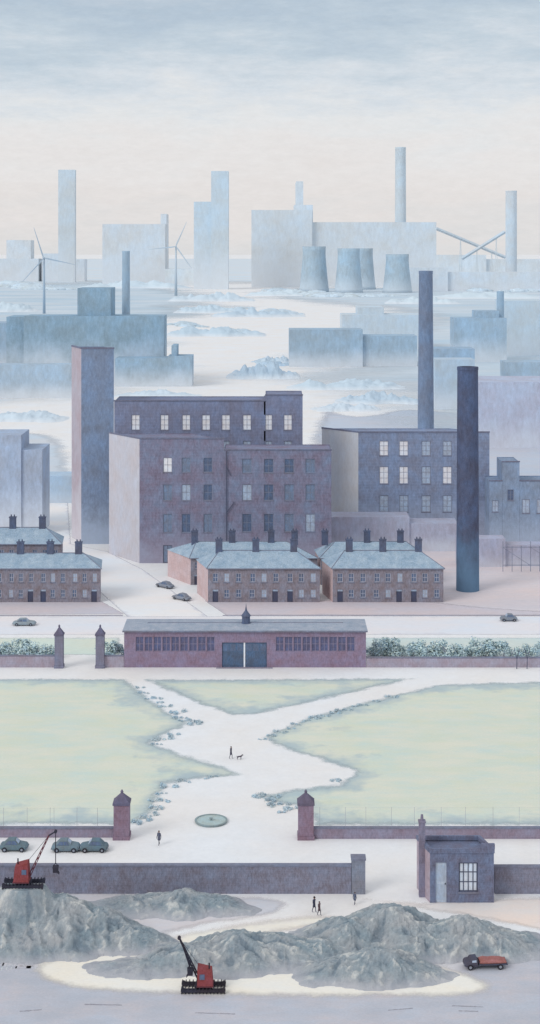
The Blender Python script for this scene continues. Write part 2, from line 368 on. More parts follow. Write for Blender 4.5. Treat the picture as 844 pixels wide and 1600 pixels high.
# ================= MIDDLE DISTANCE =================
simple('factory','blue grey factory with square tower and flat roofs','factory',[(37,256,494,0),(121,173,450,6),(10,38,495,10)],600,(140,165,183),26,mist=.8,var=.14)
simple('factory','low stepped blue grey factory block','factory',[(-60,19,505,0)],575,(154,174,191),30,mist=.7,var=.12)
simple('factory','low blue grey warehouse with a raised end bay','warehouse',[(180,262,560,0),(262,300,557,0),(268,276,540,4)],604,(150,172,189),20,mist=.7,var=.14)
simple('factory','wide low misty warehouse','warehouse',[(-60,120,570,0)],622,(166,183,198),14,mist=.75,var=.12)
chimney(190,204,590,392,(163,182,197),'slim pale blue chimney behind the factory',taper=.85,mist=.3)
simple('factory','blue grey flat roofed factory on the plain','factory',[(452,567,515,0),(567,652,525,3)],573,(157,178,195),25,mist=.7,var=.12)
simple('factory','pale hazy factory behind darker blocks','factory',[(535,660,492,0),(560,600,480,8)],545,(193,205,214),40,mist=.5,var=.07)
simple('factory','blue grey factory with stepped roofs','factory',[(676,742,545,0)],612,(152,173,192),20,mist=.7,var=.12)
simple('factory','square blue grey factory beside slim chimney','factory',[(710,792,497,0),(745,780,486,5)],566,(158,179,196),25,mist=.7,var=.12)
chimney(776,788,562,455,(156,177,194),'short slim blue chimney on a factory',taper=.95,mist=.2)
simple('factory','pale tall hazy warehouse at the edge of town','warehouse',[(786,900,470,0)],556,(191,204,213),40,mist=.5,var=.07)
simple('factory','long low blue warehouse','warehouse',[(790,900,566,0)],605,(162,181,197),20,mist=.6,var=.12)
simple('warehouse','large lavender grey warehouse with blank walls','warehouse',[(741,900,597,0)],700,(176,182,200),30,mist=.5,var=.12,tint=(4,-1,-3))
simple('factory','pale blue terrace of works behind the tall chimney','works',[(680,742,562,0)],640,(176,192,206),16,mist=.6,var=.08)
# low hills and banks, haze painted into their blue-grey colour
def hill(u0,u1,v,px,col,seed,fade=(216,221,226)):
    d=dist(v); xc=gx((u0+u1)/2,d); rx=gx(u1,d)-xc; h=px*d/F; ry=h*3.2; N=72; M=14; vs=[]; at=[]
    for j in range(M+1):
        for i in range(N+1):
            fx=2*i/N-1; fy=2*j/M-1
            w=1+.35*noise.noise(Vector((fx*2.2+seed,fy*1.3,seed)))
            e=max(0,1-(abs(fx)**2.2))*max(0,1-fy*fy)
            r=.6+.55*noise.noise(Vector((fx*3+seed,fy*1.6,seed+4)))+.3*noise.noise(Vector((fx*9+seed,fy*3,seed+2)))+.16*noise.noise(Vector((fx*24,fy*6,seed)))
            z=h*1.5*e**.8*max(r,0)*w-.5
            vs.append((fx*rx,fy*ry*w,z)); at.append(max(0,z)/h)
    q=[(j*(N+1)+i,j*(N+1)+i+1,(j+1)*(N+1)+i+1,(j+1)*(N+1)+i) for j in range(M) for i in range(N)]
    me=bpy.data.meshes.new('hills'); me.from_pydata(vs,[],q); a=me.attributes.new('height','FLOAT','POINT'); a.data.foreach_set('value',at)
    me.polygons.foreach_set('use_smooth',[True]*len(q))
    m=bpy.data.materials.new('hill_haze'); m.use_nodes=True; nt=m.node_tree; L=nt.links; bs=nt.nodes['Principled BSDF']; bs.inputs['Roughness'].default_value=1; bs.inputs['Specular IOR Level'].default_value=.05
    P=nd(nt,'ShaderNodeNewGeometry').outputs['Position']; hh=nd(nt,'ShaderNodeAttribute',attribute_name='height').outputs['Fac']
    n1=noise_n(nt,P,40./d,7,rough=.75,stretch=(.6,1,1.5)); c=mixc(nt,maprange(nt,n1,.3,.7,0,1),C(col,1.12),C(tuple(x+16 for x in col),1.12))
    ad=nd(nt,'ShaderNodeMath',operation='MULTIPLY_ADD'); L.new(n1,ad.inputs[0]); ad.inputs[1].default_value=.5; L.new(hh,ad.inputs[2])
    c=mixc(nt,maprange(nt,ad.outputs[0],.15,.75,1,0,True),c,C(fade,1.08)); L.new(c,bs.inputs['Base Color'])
    me.materials.append(m); return struct(add('hills',me,None,(xc,d,0)))
for i,(u0,u1,v,px,c) in enumerate(((262,400,470,11,(190,204,214)),(330,480,494,12,(178,195,208)),(270,380,488,10,(184,200,211)),(255,418,524,12,(178,195,207)),(352,470,588,17,(170,188,203)),(400,460,566,9,(182,197,209)),
     (440,640,606,12,(184,199,210)),(520,660,628,13,(178,194,207)),(-80,70,446,9,(192,206,215)),(120,300,450,10,(192,206,215)),(-60,60,486,12,(190,204,213)),(380,520,462,8,(194,207,215)),(600,720,474,9,(194,207,215)),
     (-60,110,655,14,(188,201,211)),(480,600,640,10,(190,202,212)),(660,860,466,8,(194,207,215)),(170,320,618,8,(188,201,211)))):
    hill(u0,u1,v,px,c,i*3.7)
def clumps(name,regions,col,label,n,r,flat=.42,seed=1):
    rnd=random.Random(seed); b=MB()
    for (u0,u1,v0,v1) in regions:
        ph0=rnd.uniform(0,6)
        for i in range(n):
            f=rnd.random(); u=u0+(u1-u0)*f; env=max(.1,(1-abs(2*f-1)**2.2)*(.65+.35*math.sin(f*9+ph0)))
            v=(v0+v1)/2+(v1-v0)*.5*rnd.uniform(-1,1)*env+ (v1-v0)*.35*math.sin(f*5+ph0)
            x,y=G(u,v); rr=r*rnd.uniform(.35,1.1)*(.35+.65*env)*y/1200
            N=9; M=4; base=len(b.v)
            for j in range(M):
                ph=math.pi/2*j/M
                for q in range(N):
                    a=2*math.pi*(q+.5*(j%2))/N; w=rr*rnd.uniform(.85,1.15)
                    b.v.append((x+w*math.cos(a)*math.cos(ph)*1.5,y+w*math.sin(a)*math.cos(ph),w*math.sin(ph)*flat*1.2-.3))
            b.v.append((x,y,rr*flat*1.2)); tp=len(b.v)-1
            for j in range(M-1):
                for q in range(N):
                    q2=(q+1)%N
                    b.f.append((base+j*N+q,base+j*N+q2,base+(j+1)*N+q2,base+(j+1)*N+q)); b.m.append(0)
            for q in range(N): b.f.append((base+(M-1)*N+q,base+(M-1)*N+(q+1)%N,tp)); b.m.append(0)
    o=b.obj(name,[paint(name+'_leaves',col,var=.14,d=dist((regions[0][2]+regions[0][3])/2)*.5,tint=(4,1,-3),k=1.16)],smooth=True)
    o['kind']='stuff'; return tag(o,label,'trees')
clumps('wood',[(285,395,480,488),(330,475,488,495),(415,480,453,458)],(188,202,212),'misty blue grey woods on the plain',60,6,seed=2)
clumps('wood',[(270,414,518,525),(250,330,506,512)],(184,199,209),'low misty wood beside open ground',60,5,seed=3)
clumps('wood',[(356,452,580,590),(395,456,564,572)],(178,195,208),'misty blue wood beside factories',60,6,seed=4)
clumps('wood',[(-40,140,447,453),(400,640,459,464),(600,900,451,457)],(193,206,215),'thin hazy line of distant trees',110,7,seed=5)
# ================= MILLS =================
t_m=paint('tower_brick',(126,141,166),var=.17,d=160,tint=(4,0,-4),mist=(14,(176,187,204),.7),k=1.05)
t_s=paint('tower_brick_side_lit',(184,175,185),var=.1,d=250,tint=(4,-1,-2),mist=(20,(212,208,213),.6),k=.95)  # left face in a paler brick colour, painted as the lit side
t=thing_at('mill_tower',152,850,'tall square blue grey brick mill tower with blank walls','mill tower')
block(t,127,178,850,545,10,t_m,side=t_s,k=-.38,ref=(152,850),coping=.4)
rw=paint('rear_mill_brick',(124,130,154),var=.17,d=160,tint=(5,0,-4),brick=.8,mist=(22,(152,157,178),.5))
wins=[(u,648,672,13,glass_lit,frame_mid,(1,2)) for u in (212,257,291,322,353,386,419,450)]
wins+=[(u,689,708,12,glass_mid,frame_mid,(1,1)) for u in (322,353,386,419,450)]
t=thing_at('mill',320,850,'purple grey brick mill wing with bright upper windows','mill')
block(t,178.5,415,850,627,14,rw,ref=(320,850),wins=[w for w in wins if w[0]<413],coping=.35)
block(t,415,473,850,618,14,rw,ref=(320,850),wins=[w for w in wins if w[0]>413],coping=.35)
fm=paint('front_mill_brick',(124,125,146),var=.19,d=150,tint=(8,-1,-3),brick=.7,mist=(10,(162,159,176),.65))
fs=paint('front_mill_gable_lit',(196,194,202),var=.08,d=220,tint=(4,0,-3),k=1.0)  # paler copy for the left wall, side light put into the colour
t=thing_at('mill',368,880,'mauve grey brick mill with rows of dark windows and pale gable','mill')
wl=[]; gi=[glass_dark,glass_slate,glass_dark,glass_slate,glass_mid,glass_dark,glass_slate]
c0=0
for (v0,v1) in ((715,738),(757,782),(803,832)):
    for u in (262,291,325): wl.append((u,v0,v1,14,glass_lit if c0==0 else gi[c0%7],frame_mid,(1,1))); c0+=1
wr=[]
for (v0,v1) in ((717,739),(757,782),(803,831)):
    for u in (386,420,452,485): wr.append((u,v0,v1,15,gi[(c0*3)%7],frame_mid,(1,1))); c0+=1
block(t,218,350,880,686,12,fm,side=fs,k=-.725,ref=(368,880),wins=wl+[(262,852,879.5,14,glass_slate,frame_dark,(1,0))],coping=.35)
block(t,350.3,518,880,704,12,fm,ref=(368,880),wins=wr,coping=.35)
b=MB(); b.tube((-2.2,-.3,2),(-2.2,-.3,27.5),.12,n=6); b.tube((-1.2,-.3,21.5),(-2.1,-.3,23.5),.1,n=6); b.tube((-.3,-.3,15),(-2.1,-.3,12.5),.1,n=6); b.obj('drainpipe',[frame_dark],t)
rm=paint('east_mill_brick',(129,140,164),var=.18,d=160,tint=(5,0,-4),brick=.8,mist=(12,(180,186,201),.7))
rs=paint('east_mill_gable_lit',(208,209,213),var=.07,d=220,tint=(3,0,-3),k=1.0)  # lit left wall of the mill, its brightness painted as pale colour
wins=[]
for (v0,v1) in ((689,712),(729,756),(774,800)):
    for u in (600,631,666,699): wins.append((u,v0,v1,14,glass_lit if (u<640 and v0<740) or (u==699 and v0==729) else glass_mid,frame_mid,(1,2)))
t=thing_at('mill',662,840,'blue grey brick mill with tall pale windows','mill')
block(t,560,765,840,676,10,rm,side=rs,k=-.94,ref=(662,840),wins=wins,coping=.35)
chimney(652,679,770,423,(118,133,157),'very tall tapering blue grey brick chimney',taper=.8,mist=.25,n=28,var=.17)
chimney(713,749,922,573,(80,88,112),'tall dark brick factory chimney blue at its base',taper=.9,mist=.7,n=28,var=.22,mc=(104,136,162))
simple('factory','low mauve grey works with a long flat roof','works',[(518,640,808,0),(640,716,818,0.5)],862,(168,170,187),8,mist=.5,var=.13,tint=(4,-1,-3))
t=thing_at('factory',800,850,'blue grey works with stepped roofline and small windows','works')
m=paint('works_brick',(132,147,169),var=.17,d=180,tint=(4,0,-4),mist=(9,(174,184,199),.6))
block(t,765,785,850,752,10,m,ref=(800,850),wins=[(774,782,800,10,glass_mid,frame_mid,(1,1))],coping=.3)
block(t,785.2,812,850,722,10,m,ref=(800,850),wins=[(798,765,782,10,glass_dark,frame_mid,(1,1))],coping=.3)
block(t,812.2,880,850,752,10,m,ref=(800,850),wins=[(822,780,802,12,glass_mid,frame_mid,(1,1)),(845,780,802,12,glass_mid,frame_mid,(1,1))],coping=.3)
simple('warehouse','pale blue grey warehouse with stepped roof','warehouse',[(-60,33,680,0),(33,66,703,.6)],835,(162,175,195),14,mist=.6,var=.14)
simple('warehouse','low pale blue shed','shed',[(66,114,744,0)],786,(172,190,207),10,mist=.4,var=.08)
simple('warehouse','long grey mauve boundary works','works',[(716,790,842,0),(790,880,852,1)],886,(168,169,187),5,mist=.4,var=.13)
x0,y=G(786,893); x1,_=G(900,893); b=MB(); hh=zat(846,y); n=int((x1-x0)/2.2)
for i in range(n+1):
    x=i*2.2; b.box(x-.06,x+.06,-.08,.08,0,hh if i%3==0 else hh*.85)
b.box(0,x1-x0,-.05,.05,hh*.8,hh*.82); b.box(0,x1-x0,.06,.1,hh*.2,hh*.22)
b.tube((0,-.1,hh*.8),(2.2*3,-.1,hh*.2),.05,n=4); b.tube((2.2*3,-.1,hh*.8),(2.2*6,-.1,hh*.25),.05,n=4)
tag(b.obj('iron_fence',[paint('fence_iron',(126,132,150))],None,(x0,y,0)),'dark iron railing fence beside the works yard','fence')
# ================= HOUSES =================
hw=paint('house_brick',(130,125,134),var=.25,d=80,tint=(6,0,-4),brick=.35)
hs=paint('house_gable_lit',(202,180,181),var=.12,d=120,tint=(4,0,-2),brick=.4,k=1.0)  # left end walls: same brick painted paler as if lit
hr=paint('house_roof_slate',(150,168,184),var=.22,d=80,tint=(-4,0,4))
hc=paint('house_chimney_brick',(90,97,118),var=.18,d=120)
hdoor=paint('house_door_paint',(76,80,100),var=.1)
def chimney_stack(parent,x,y,z,hh=3.1,w=1.5):
    b=MB(); b.box(-w/2,w/2,-.45,.45,0,hh); b.box(-w/2-.1,w/2+.1,-.55,.55,hh,hh+.2)
    for xx in (-.36,.36): b.lathe([(.17,hh+.2),(.13,hh+.7)],cx=xx,n=8)
    b.obj('chimney',[hc],parent,(x,y,z))
def house(xl,w,yfront,he,D,hrdg,k,hipL,hipR,flip,group,label,stack=.5):
    t=empty('terraced_house',(xl,yfront,0),label,'house',group)
    h1=he*.42
    ww=min(1.2,w*.15)
    dx=(.2 if not flip else .8)*w
    ops=[(dx-.6,dx+.6,0.02,h1*.88)]
    for f in ((.5,.82) if not flip else (.18,.5)): ops.append((f*w-ww/2,f*w+ww/2,h1*.32,h1*.88))
    for f in (.2,.5,.82) if w>6.5 else (.25,.75): ops.append((f*w-ww/2,f*w+ww/2,he*.58,he*.84))
    b=MB(); b.wall(0,w,0,he,ops,rev=.25); s=k*D
    if hipL: b.face([(0,0,0),(0,0,he),(s,D,he),(s,D,0)],1)
    if hipR: b.face([(w,0,0),(w+s,D,0),(w+s,D,he),(w,0,he)],0)
    b.face([(s,D,0),(s,D,he),(w+s,D,he),(w+s,D,0)],0)
    if not hipL: b.face([(.02,0,0),(.02,0,he),(s/2+.02,D/2,hrdg-.2),(s+.02,D,he),(s+.02,D,0)],0)
    b.obj('wall',[hw,hs],t)
    e=.3; r=MB(); a=D*.42
    xl0=-e if hipL else 0; xr0=w+e if hipR else w
    rl=(a if hipL else 0)+s/2; rr=(w-a if hipR else w)+s/2
    fl=(xl0,-e,he-.12); fr=(xr0,-e,he-.12); bl=(xl0+s,D+e,he-.12); brr=(xr0+s,D+e,he-.12); RL=(rl,D/2,hrdg); RR=(rr,D/2,hrdg)
    r.face([fl,fr,RR,RL]); r.face([brr,bl,RL,RR])
    if hipL: r.face([bl,fl,RL])
    if hipR: r.face([fr,brr,RR])
    r.box(xl0,xr0,-e-.12,-e,he-.3,he-.1,1)
    r.tube((rl,D/2,hrdg),(rr,D/2,hrdg),.12,n=6,m=1)
    if hipL: r.tube(fl,RL,.09,n=5,m=1)
    if hipR: r.tube(fr,RR,.09,n=5,m=1)
    ro=r.obj('roof',[hr,stone],t)
    chimney_stack(ro,w*stack+s/2,D/2,hrdg-.8)
    b=MB(); b.box(-.6,.6,0,.08,0,h1*.72,0); b.face([(-.6,.05,h1*.73),(.6,.05,h1*.73),(.6,.05,h1*.88),(-.6,.05,h1*.88)],1); b.lathe([(.05,0),(.05,.06)],cx=.4,n=6,m=2)
    b.obj('door',[hdoor,glass_mid,black],t,(dx,.14,.03))
    for o in ops[1:]:
        window(t,(o[0]+o[1])/2,o[2],o[1]-o[0],o[3]-o[2],glass_mid if random.random()<.15 else glass_dark,frame_pale,(1,1),y=.12,fw=.15)
    return t
def terrace(u0,u1,vb,ve,vr,D,k,n,group,label,hl=True,hrt=True,stacks=None):
    d=dist(vb); x0=gx(u0,d); x1=gx(u1,d); w=(x1-x0)/n; he=zat(ve,d); hh=zat(vr,d+D/2)
    for i in range(n):
        house(x0+i*w,w,d,he,D,hh,k,hl and i==0,hrt and i==n-1,i%2==1,group,
              label+(' at terrace end' if i in(0,n-1) else ' in mid terrace'),stack=(stacks[i] if stacks else .5))
L1='two storey brick house with slate roof'
terrace(325,500,941,887,860,9,-.31,3,'terraced houses',L1,stacks=[.45,.45,.48])
terrace(520,693,941,887,860,9,-.22,3,'terraced houses',L1,stacks=[.6,.52,.5])
terrace(298,496,914,871,846,9.5,-.62,4,'terraced houses',L1,stacks=[.5,.7,.95,.7])
terrace(501,668,914,871,846,9.5,-.1,3,'terraced houses',L1,stacks=[.2,.4,.35])
terrace(-42,157,941,887,864,9,-.1,4,'terraced houses',L1,stacks=[.4,.45,.4,.3])
terrace(-60,96,910,849,824,9,-.1,3,'terraced houses',L1,stacks=[.5,.5,.4])
# ================= PARK BOUNDARY AND PAVILION =================
pav=paint('pavilion_brick',(134,119,139),var=.19,d=70,tint=(6,0,-3),brick=.35)
wallm=paint('park_wall_brick',(156,148,161),var=.17,d=80,tint=(5,-1,-3),brick=.35)
pvr=paint('pavilion_roof_slate',(154,162,175),var=.18,d=70,tint=(-4,0,3))
t=thing_at('park_pavilion',382,1043,'long low mauve brick pavilion with blue double doors','pavilion')
d=dist(1043); s=d/F; X=lambda u:(u-382)*s; Z=lambda v:zat(v,d)
ops=[]; pw=[]
for u0 in (212,431):
    for i in range(9):
        u=u0+i*13.9; ops.append((X(u),X(u+12.6),Z(1018),Z(995))); pw.append((X(u+6.3),Z(1018),12.6*s,Z(995)-Z(1018)))
dops=(X(347),X(417),0.02,Z(1004)); D=8.5; x0=X(194); x1=X(572); he=Z(985)
b=MB(); b.wall(x0,x1,0,he,[tuple(round(q,3) for q in o) for o in ops+[dops]],rev=.35)
b.face([(x0,0,0),(x0,0,he),(x0,D,he),(x0,D,0)]); b.face([(x1,0,0),(x1,D,0),(x1,D,he),(x1,0,he)]); b.face([(x0,D,0),(x0,D,he),(x1,D,he),(x1,D,0)])
b.obj('wall',[pav],t)
pfm=paint('pavilion_frame',(150,140,160),var=.06); pgl=paint('pavilion_glass',(92,94,124),var=.25,d=60,rough=.4,spec=.25)
for (x,z,w,h) in pw: window(t,x,z,w,h,pgl,pfm,(1,1),y=.16,sill=False,fw=.1)
b=MB(); hz=zat(973,d+D/2); e=.3
b.face([(x0-e,-e,he),(x1+e,-e,he),(x1-4,D/2,hz),(x0+4,D/2,hz)]); b.face([(x1+e,D+e,he),(x0-e,D+e,he),(x0+4,D/2,hz),(x1-4,D/2,hz)])
b.face([(x0-e,D+e,he),(x0-e,-e,he),(x0+4,D/2,hz)]); b.face([(x1+e,-e,he),(x1+e,D+e,he),(x1-4,D/2,hz)])
b.box(x0-e,x1+e,-e-.15,-e,he-.25,he+.02,1); b.tube((x0+4,D/2,hz),(x1-4,D/2,hz),.1,n=6,m=1)
ro=b.obj('roof',[pvr,stone],t)
cup=MB(); cup.lathe([(.95,0),(.95,.3),(.75,.35),(.75,1.5),(.95,1.6),(.55,2.1),(.2,2.6),(.08,3.3),(.02,3.9)],n=12); cup.obj('cupola',[hc],ro,(X(384),D/2,hz-.3),smooth=False)
bd=paint('pavilion_door_blue',(86,103,128),var=.2,d=50)
for sx in (-1,1):
    w=(dops[1]-dops[0])/2-.16; b=MB(); h=dops[3]-.05
    b.box(0,w,0,.08,0,h)
    for i in range(3): b.box(w*(i+.12)/3,w*(i+.88)/3,-.03,-.001,.3,h*.6,0); b.box(w*(i+.12)/3,w*(i+.88)/3,-.02,-.001,h*.66,h*.94,1)
    b.obj('door',[bd,glass_dark],t,((X(382)+.14) if sx>0 else X(382)-.14-w,.2,.03))
b=MB(); b.box(-.14,.14,.15,.3,0,dops[3]-.02); b.obj('door_gap_strip',[glass_lit],t,(X(382),0,0))  # pale strip filling the white gap between the double doors
b=MB(); b.box(X(338),X(426),-.9,-.36,0,.12); b.obj('step',[kb],t)
def longwall(name,u0,u1,vb,vt,label,mat,cop=.18,thick=.45,railing=None,coph=stone):
    d=dist(vb); xc=gx((u0+u1)/2,d); a=gx(u0,d)-xc; c=gx(u1,d)-xc; h=zat(vt,d)-cop
    t=empty(name,(xc,d,0),label,'wall'); b=MB(); b.box(a,c,0,thick,0,h); b.obj('wall_body',[mat],t)
    b=MB(); b.box(a-.05,c+.05,-.07,thick+.07,h,h+cop); b.obj('coping',[coph],t)
    if railing:
        vr,us=railing; b=MB(); zr=zat(vr,d)
        for u in us:
            x=gx(u,d)-xc; b.tube((x,thick/2,h+cop),(x,thick/2,zr),.022,n=5)
        z=h+cop+(zr-h-cop)*.96; b.tube((a,thick/2,z),(c,thick/2,z),.005,n=4)
        b.obj('railing',[paint('railing_wire',(160,162,170))],t)
    return t,d,xc,h
def pillar(uc,w,vb,vt,vtip,label,mat=pav):
    d=dist(vb); x=gx(uc,d); r=w*d/F/2; h=zat(vt,d); ht_=zat(vtip,d)
    t=empty('gate_pillar',(x,d+.1,0),label,'gate pillar','brick gate pillars')
    b=MB(); b.box(-r-.1,r+.1,-r-.1,r+.1,0,.5); b.box(-r,r,-r,r,.5,h-.25); b.obj('shaft',[mat],t)
    b=MB(); b.box(-r-.12,r+.12,-r-.12,r+.12,h-.25,h); q=r+.06
    ap=(0,0,ht_-.3)
    c=[(-q,-q,h),(q,-q,h),(q,q,h),(-q,q,h)]
    for i in range(4): b.face([c[i],c[(i+1)%4],ap])
    b.lathe([(.16,ht_-.45),(.2,ht_-.25),(.05,ht_)],n=8); b.obj('cap',[paint('pillar_cap_slate',(102,97,116),var=.14)],t)
bw='low mauve brick park wall with stone coping'
longwall('park_wall',-60,86,1043,1024,bw,wallm); longwall('park_wall',163,193.5,1043,1024,bw,wallm); longwall('park_wall',573,900,1043,1027,bw,wallm)
pl='brick gate pillar with pointed slate cap beside park wall'
pgm=paint('pillar_brick_grey',(122,122,140),var=.15,brick=.35)
pillar(92.5,13,1043,990,976,pl,pgm); pillar(156.5,13,1043,990,976,pl,pgm)
pb=paint('front_pillar_brick',(134,116,132),var=.19,d=70,tint=(5,-1,-3),brick=.3)
pillar(190.5,24,1309,1252,1234,pl,pb); pillar(478,24,1309,1252,1234,pl,pb)
wm2=paint('front_park_wall_brick',(138,129,145),var=.18,d=70,tint=(5,-1,-3),brick=.3)
longwall('park_wall',-60,178,1309,1293,'low mauve brick park wall topped by thin wire railing',wm2,railing=(1263,(5,42,78,84,120,152)))
longwall('park_wall',490.5,900,1311,1293,'low mauve brick park wall topped by thin wire railing',wm2,railing=(1262,(500,540,572,612,648,690,728,771,812,850)))
qw=paint('quarry_wall_brick',(125,125,140),var=.24,d=65,tint=(5,0,-3),brick=.28)
t,d,xc,h=longwall('boundary_wall',-60,549,1397,1352,'long grey mauve brick boundary wall with end pier',qw,thick=.6)
a=gx(549,d)-xc; c=gx(571,d)-xc; b=MB(); b.box(a+.06,c,-.12,1.2,0,zat(1344,d)); b.box(a-.02,c+.08,-.2,1.28,zat(1344,d),zat(1341,d),1); b.obj('pier',[paint('pier_brick',(128,133,147),var=.18,brick=.28,d=80),stone],t)
longwall('boundary_wall',773,900,1397,1354,'grey mauve brick boundary wall beside a brick hut',qw,thick=.6)
# hut
hf=paint('hut_brick',(108,112,133),var=.24,d=60,tint=(5,-1,-4),brick=.28); hsd=paint('hut_side_brick_lit',(172,157,167),var=.18,d=70,tint=(5,-1,-3),brick=.28,k=1.0)  # hut's left side is a lighter brick copy, painted as lit
t=thing_at('watchman_hut',722,1411,'flat roofed grey brick hut with barred window and chimney','hut')
d=dist(1411); s=d/F; X=lambda u:(u-722)*s; Z=lambda v:zat(v,d)
b=MB(); x0,x1,he=X(672),X(772),Z(1333); D=4.2; k=-.27
ops=[(X(681),X(698),.02,Z(1348)),(X(717),X(747),Z(1394),Z(1348))]
b.wall(x0,x1,0,he,[tuple(round(q,3) for q in o) for o in ops],rev=.3)
b.face([(x0,0,0),(x0,0,he),(x0+k*D,D,he),(x0+k*D,D,0)],1); b.face([(x1,0,0),(x1+k*D,D,0),(x1+k*D,D,he),(x1,0,he)]); b.face([(x0+k*D,D,0),(x1+k*D,D,0),(x1+k*D,D,he),(x0+k*D,D,he)])
b.face([(x0,0,he-.1),(x1,0,he-.1),(x1+k*D,D,he-.1),(x0+k*D,D,he-.1)])
b.obj('wall',[hf,hsd],t)
b=MB(); b.box(x0-.08,x1+.08,-.1,.3,he,he+.5,0); b.box(x0-.08,x0+.3,.301,D,he,he+.5,0,k); b.box(x1-.3,x1+.08,.301,D,he,he+.5,0,k); b.box(x0+.3,x1-.3,D-.35,D,he,he+.5,0,k)
b.box(X(752),x1+.1,-.12,.32,he+.502,Z(1319),1)
b.obj('roof',[hf,hf],t)
b=MB(); w=.36; b.box(-w,w,-w,w,0,Z(1284)-.75); b.box(-w-.07,w+.07,-w-.07,w+.07,Z(1284)-.75,Z(1284)-.55); b.lathe([(.2,Z(1284)-.55),(.14,Z(1278)-.3)],n=8)
b.obj('chimney',[paint('hut_chimney_brick',(126,121,138),var=.2,d=90,brick=.28)],t,(X(664)-.15,1.9,0))
window(t,X(732),Z(1394),30*s,Z(1348)-Z(1394),glass_hut,frame_dark,(3,2),y=.14,fw=.15)
b=MB(); w=17*s; h=Z(1348)-.04; b.box(-w/2,w/2,0,.08,0,h,0); b.box(-w*.32,w*.32,-.03,-.002,.3,h*.45,1); b.box(-w*.32,w*.32,-.03,-.002,h*.52,h*.92,1); b.lathe([(.06,h*.45),(.06,h*.48)],cx=w*.38,cy=-.06,n=6,m=2)
b.obj('door',[paint('hut_door_paint',(180,190,204),var=.12,d=60),paint('hut_door_panel',(166,178,195),var=.12,d=60),black],t,(X(689.5),.15,.03))
# ================= VEGETATION =================
def leaf_mesh(name,blobs,n,size,mat,seed):
    rnd=random.Random(seed); b=MB()
    for i in range(n):
        bx=rnd.choice(blobs); c=Vector(bx[:3]); r=bx[3]
        v=Vector((rnd.gauss(0,1),rnd.gauss(0,1),rnd.gauss(0,1))).normalized()*r*rnd.uniform(.55,1.05)
        p=c+v
        if p.z<.03: p.z=abs(p.z)*.3+.03
        nn=(v.normalized()+Vector((rnd.uniform(-.7,.7),rnd.uniform(-.7,.7),rnd.uniform(-.4,.9)))).normalized()
        ax=nn.cross(Vector((rnd.uniform(-1,1),rnd.uniform(-1,1),rnd.uniform(-1,1)))).normalized(); ay=nn.cross(ax); z=size*rnd.uniform(.6,1.3)
        b.face([p-ax*z,p-ay*z*.6,p+ax*z,p+ay*z*.6],rnd.choice((0,0,1,2)))
    return b.mesh(name,mat)
lf=[paint('foliage_mid',(166,182,190),var=.1,d=60,k=1.4),paint('foliage_light',(186,199,202),var=.1,d=60,k=1.4),paint('foliage_dark',(140,158,172),var=.12,d=60,k=1.4)]
lf2=[paint('tree_leaf_mid',(172,190,194),var=.1,d=60,k=1.3),paint('tree_leaf_light',(198,211,203),var=.08,d=60,k=1.3),paint('tree_leaf_dark',(146,167,179),var=.12,d=60,k=1.3)]
bm=[]
for i in range(5):
    rnd=random.Random(i); bl=[(rnd.uniform(-1.4,1.4),rnd.uniform(-.7,.7),rnd.uniform(.03,.25),rnd.uniform(.2,.42)) for _ in range(9)]
    bm.append(leaf_mesh('bush',bl,500,.1,lf,i))
bp=[(216,1075),(226,1083),(240,1092),(250,1098),(258,1104),(275,1115),(284,1122),(294,1127),(304,1131),(255,1155),(268,1149),(246,1163),
 (414,1156),(424,1150),(438,1144),(452,1139),(464,1132),(478,1127),(492,1122),(506,1119),(520,1115),(538,1110),(563,1103),(588,1096),(612,1089),
 (258,1230),(253,1240),(249,1252),(244,1263),(233,1275),(218,1286),(290,1221),(330,1215),
 (404,1244),(414,1247),(426,1251),(438,1257),(452,1266),(524,1220)]
for i,(u,v) in enumerate(bp):
    x,y=G(u,v); o=add('bush',bm[i%5],None,(x,y,0)); sc=random.uniform(.5,1.05); o.scale=(sc*1.3,sc,sc*.95); o.rotation_euler=(0,0,random.uniform(-.6,.6))
    tag(o,'low blue green bush at the edge of the park path','bush','bushes along the park paths')
trk=paint('tree_bark',(138,144,154),var=.15)
tms=[]
for i in range(4):
    rnd=random.Random(40+i); bl=[(rnd.uniform(-1.4,1.4),rnd.uniform(-.8,.8),rnd.uniform(.6,2.9),rnd.uniform(.6,1.0)) for _ in range(10)]
    cm=leaf_mesh('crown',bl,900,.2,lf2,60+i)
    b=MB(); b.tube((0,0,0),(.1,0,1.4),.12,.09,7); b.tube((.1,0,1.4),(-.6,.2,2.6),.07,.03,6); b.tube((.1,0,1.4),(.7,-.2,2.8),.07,.03,6); b.tube((.1,0,1.4),(.15,.3,3.0),.06,.03,6)
    tms.append((b.mesh('trunk',[trk]),cm))
tp=[(u,random.uniform(1024,1033)) for u in list(range(592,850,13))]+[(u,random.uniform(1022,1031)) for u in (4,18,34,46,60,76,168,184)]
for i,(u,v) in enumerate(tp):
    x,y=G(u+random.uniform(-4,4),v); t=empty('park_tree',(x,y,0),'small pale green tree behind the park wall','tree','small trees behind the park wall')
    sc=random.uniform(.7,1.15); t.scale=(sc*1.15,sc,sc*.9); t.rotation_euler=(0,0,random.uniform(0,6))
    a,c=tms[i%4]; add('trunk',a,t); add('crown',c,t)
for u in (806,822):
    x,y=G(u,1042.5); y-=1.2; b=MB(); b.tube((0,0,0),(.05,0,2.0),.09,.07,6)
    for a in (-.35,.3): b.tube((.05,0,1.8),(.05+math.sin(a)*1.5,random.uniform(-.2,.2),2.0+math.cos(a)*1.9),.09,.05,5)
    tag(b.obj('sapling',[frame_dark],None,(x,y,0)),'bare dark young tree in front of the park wall','tree','bare young trees')
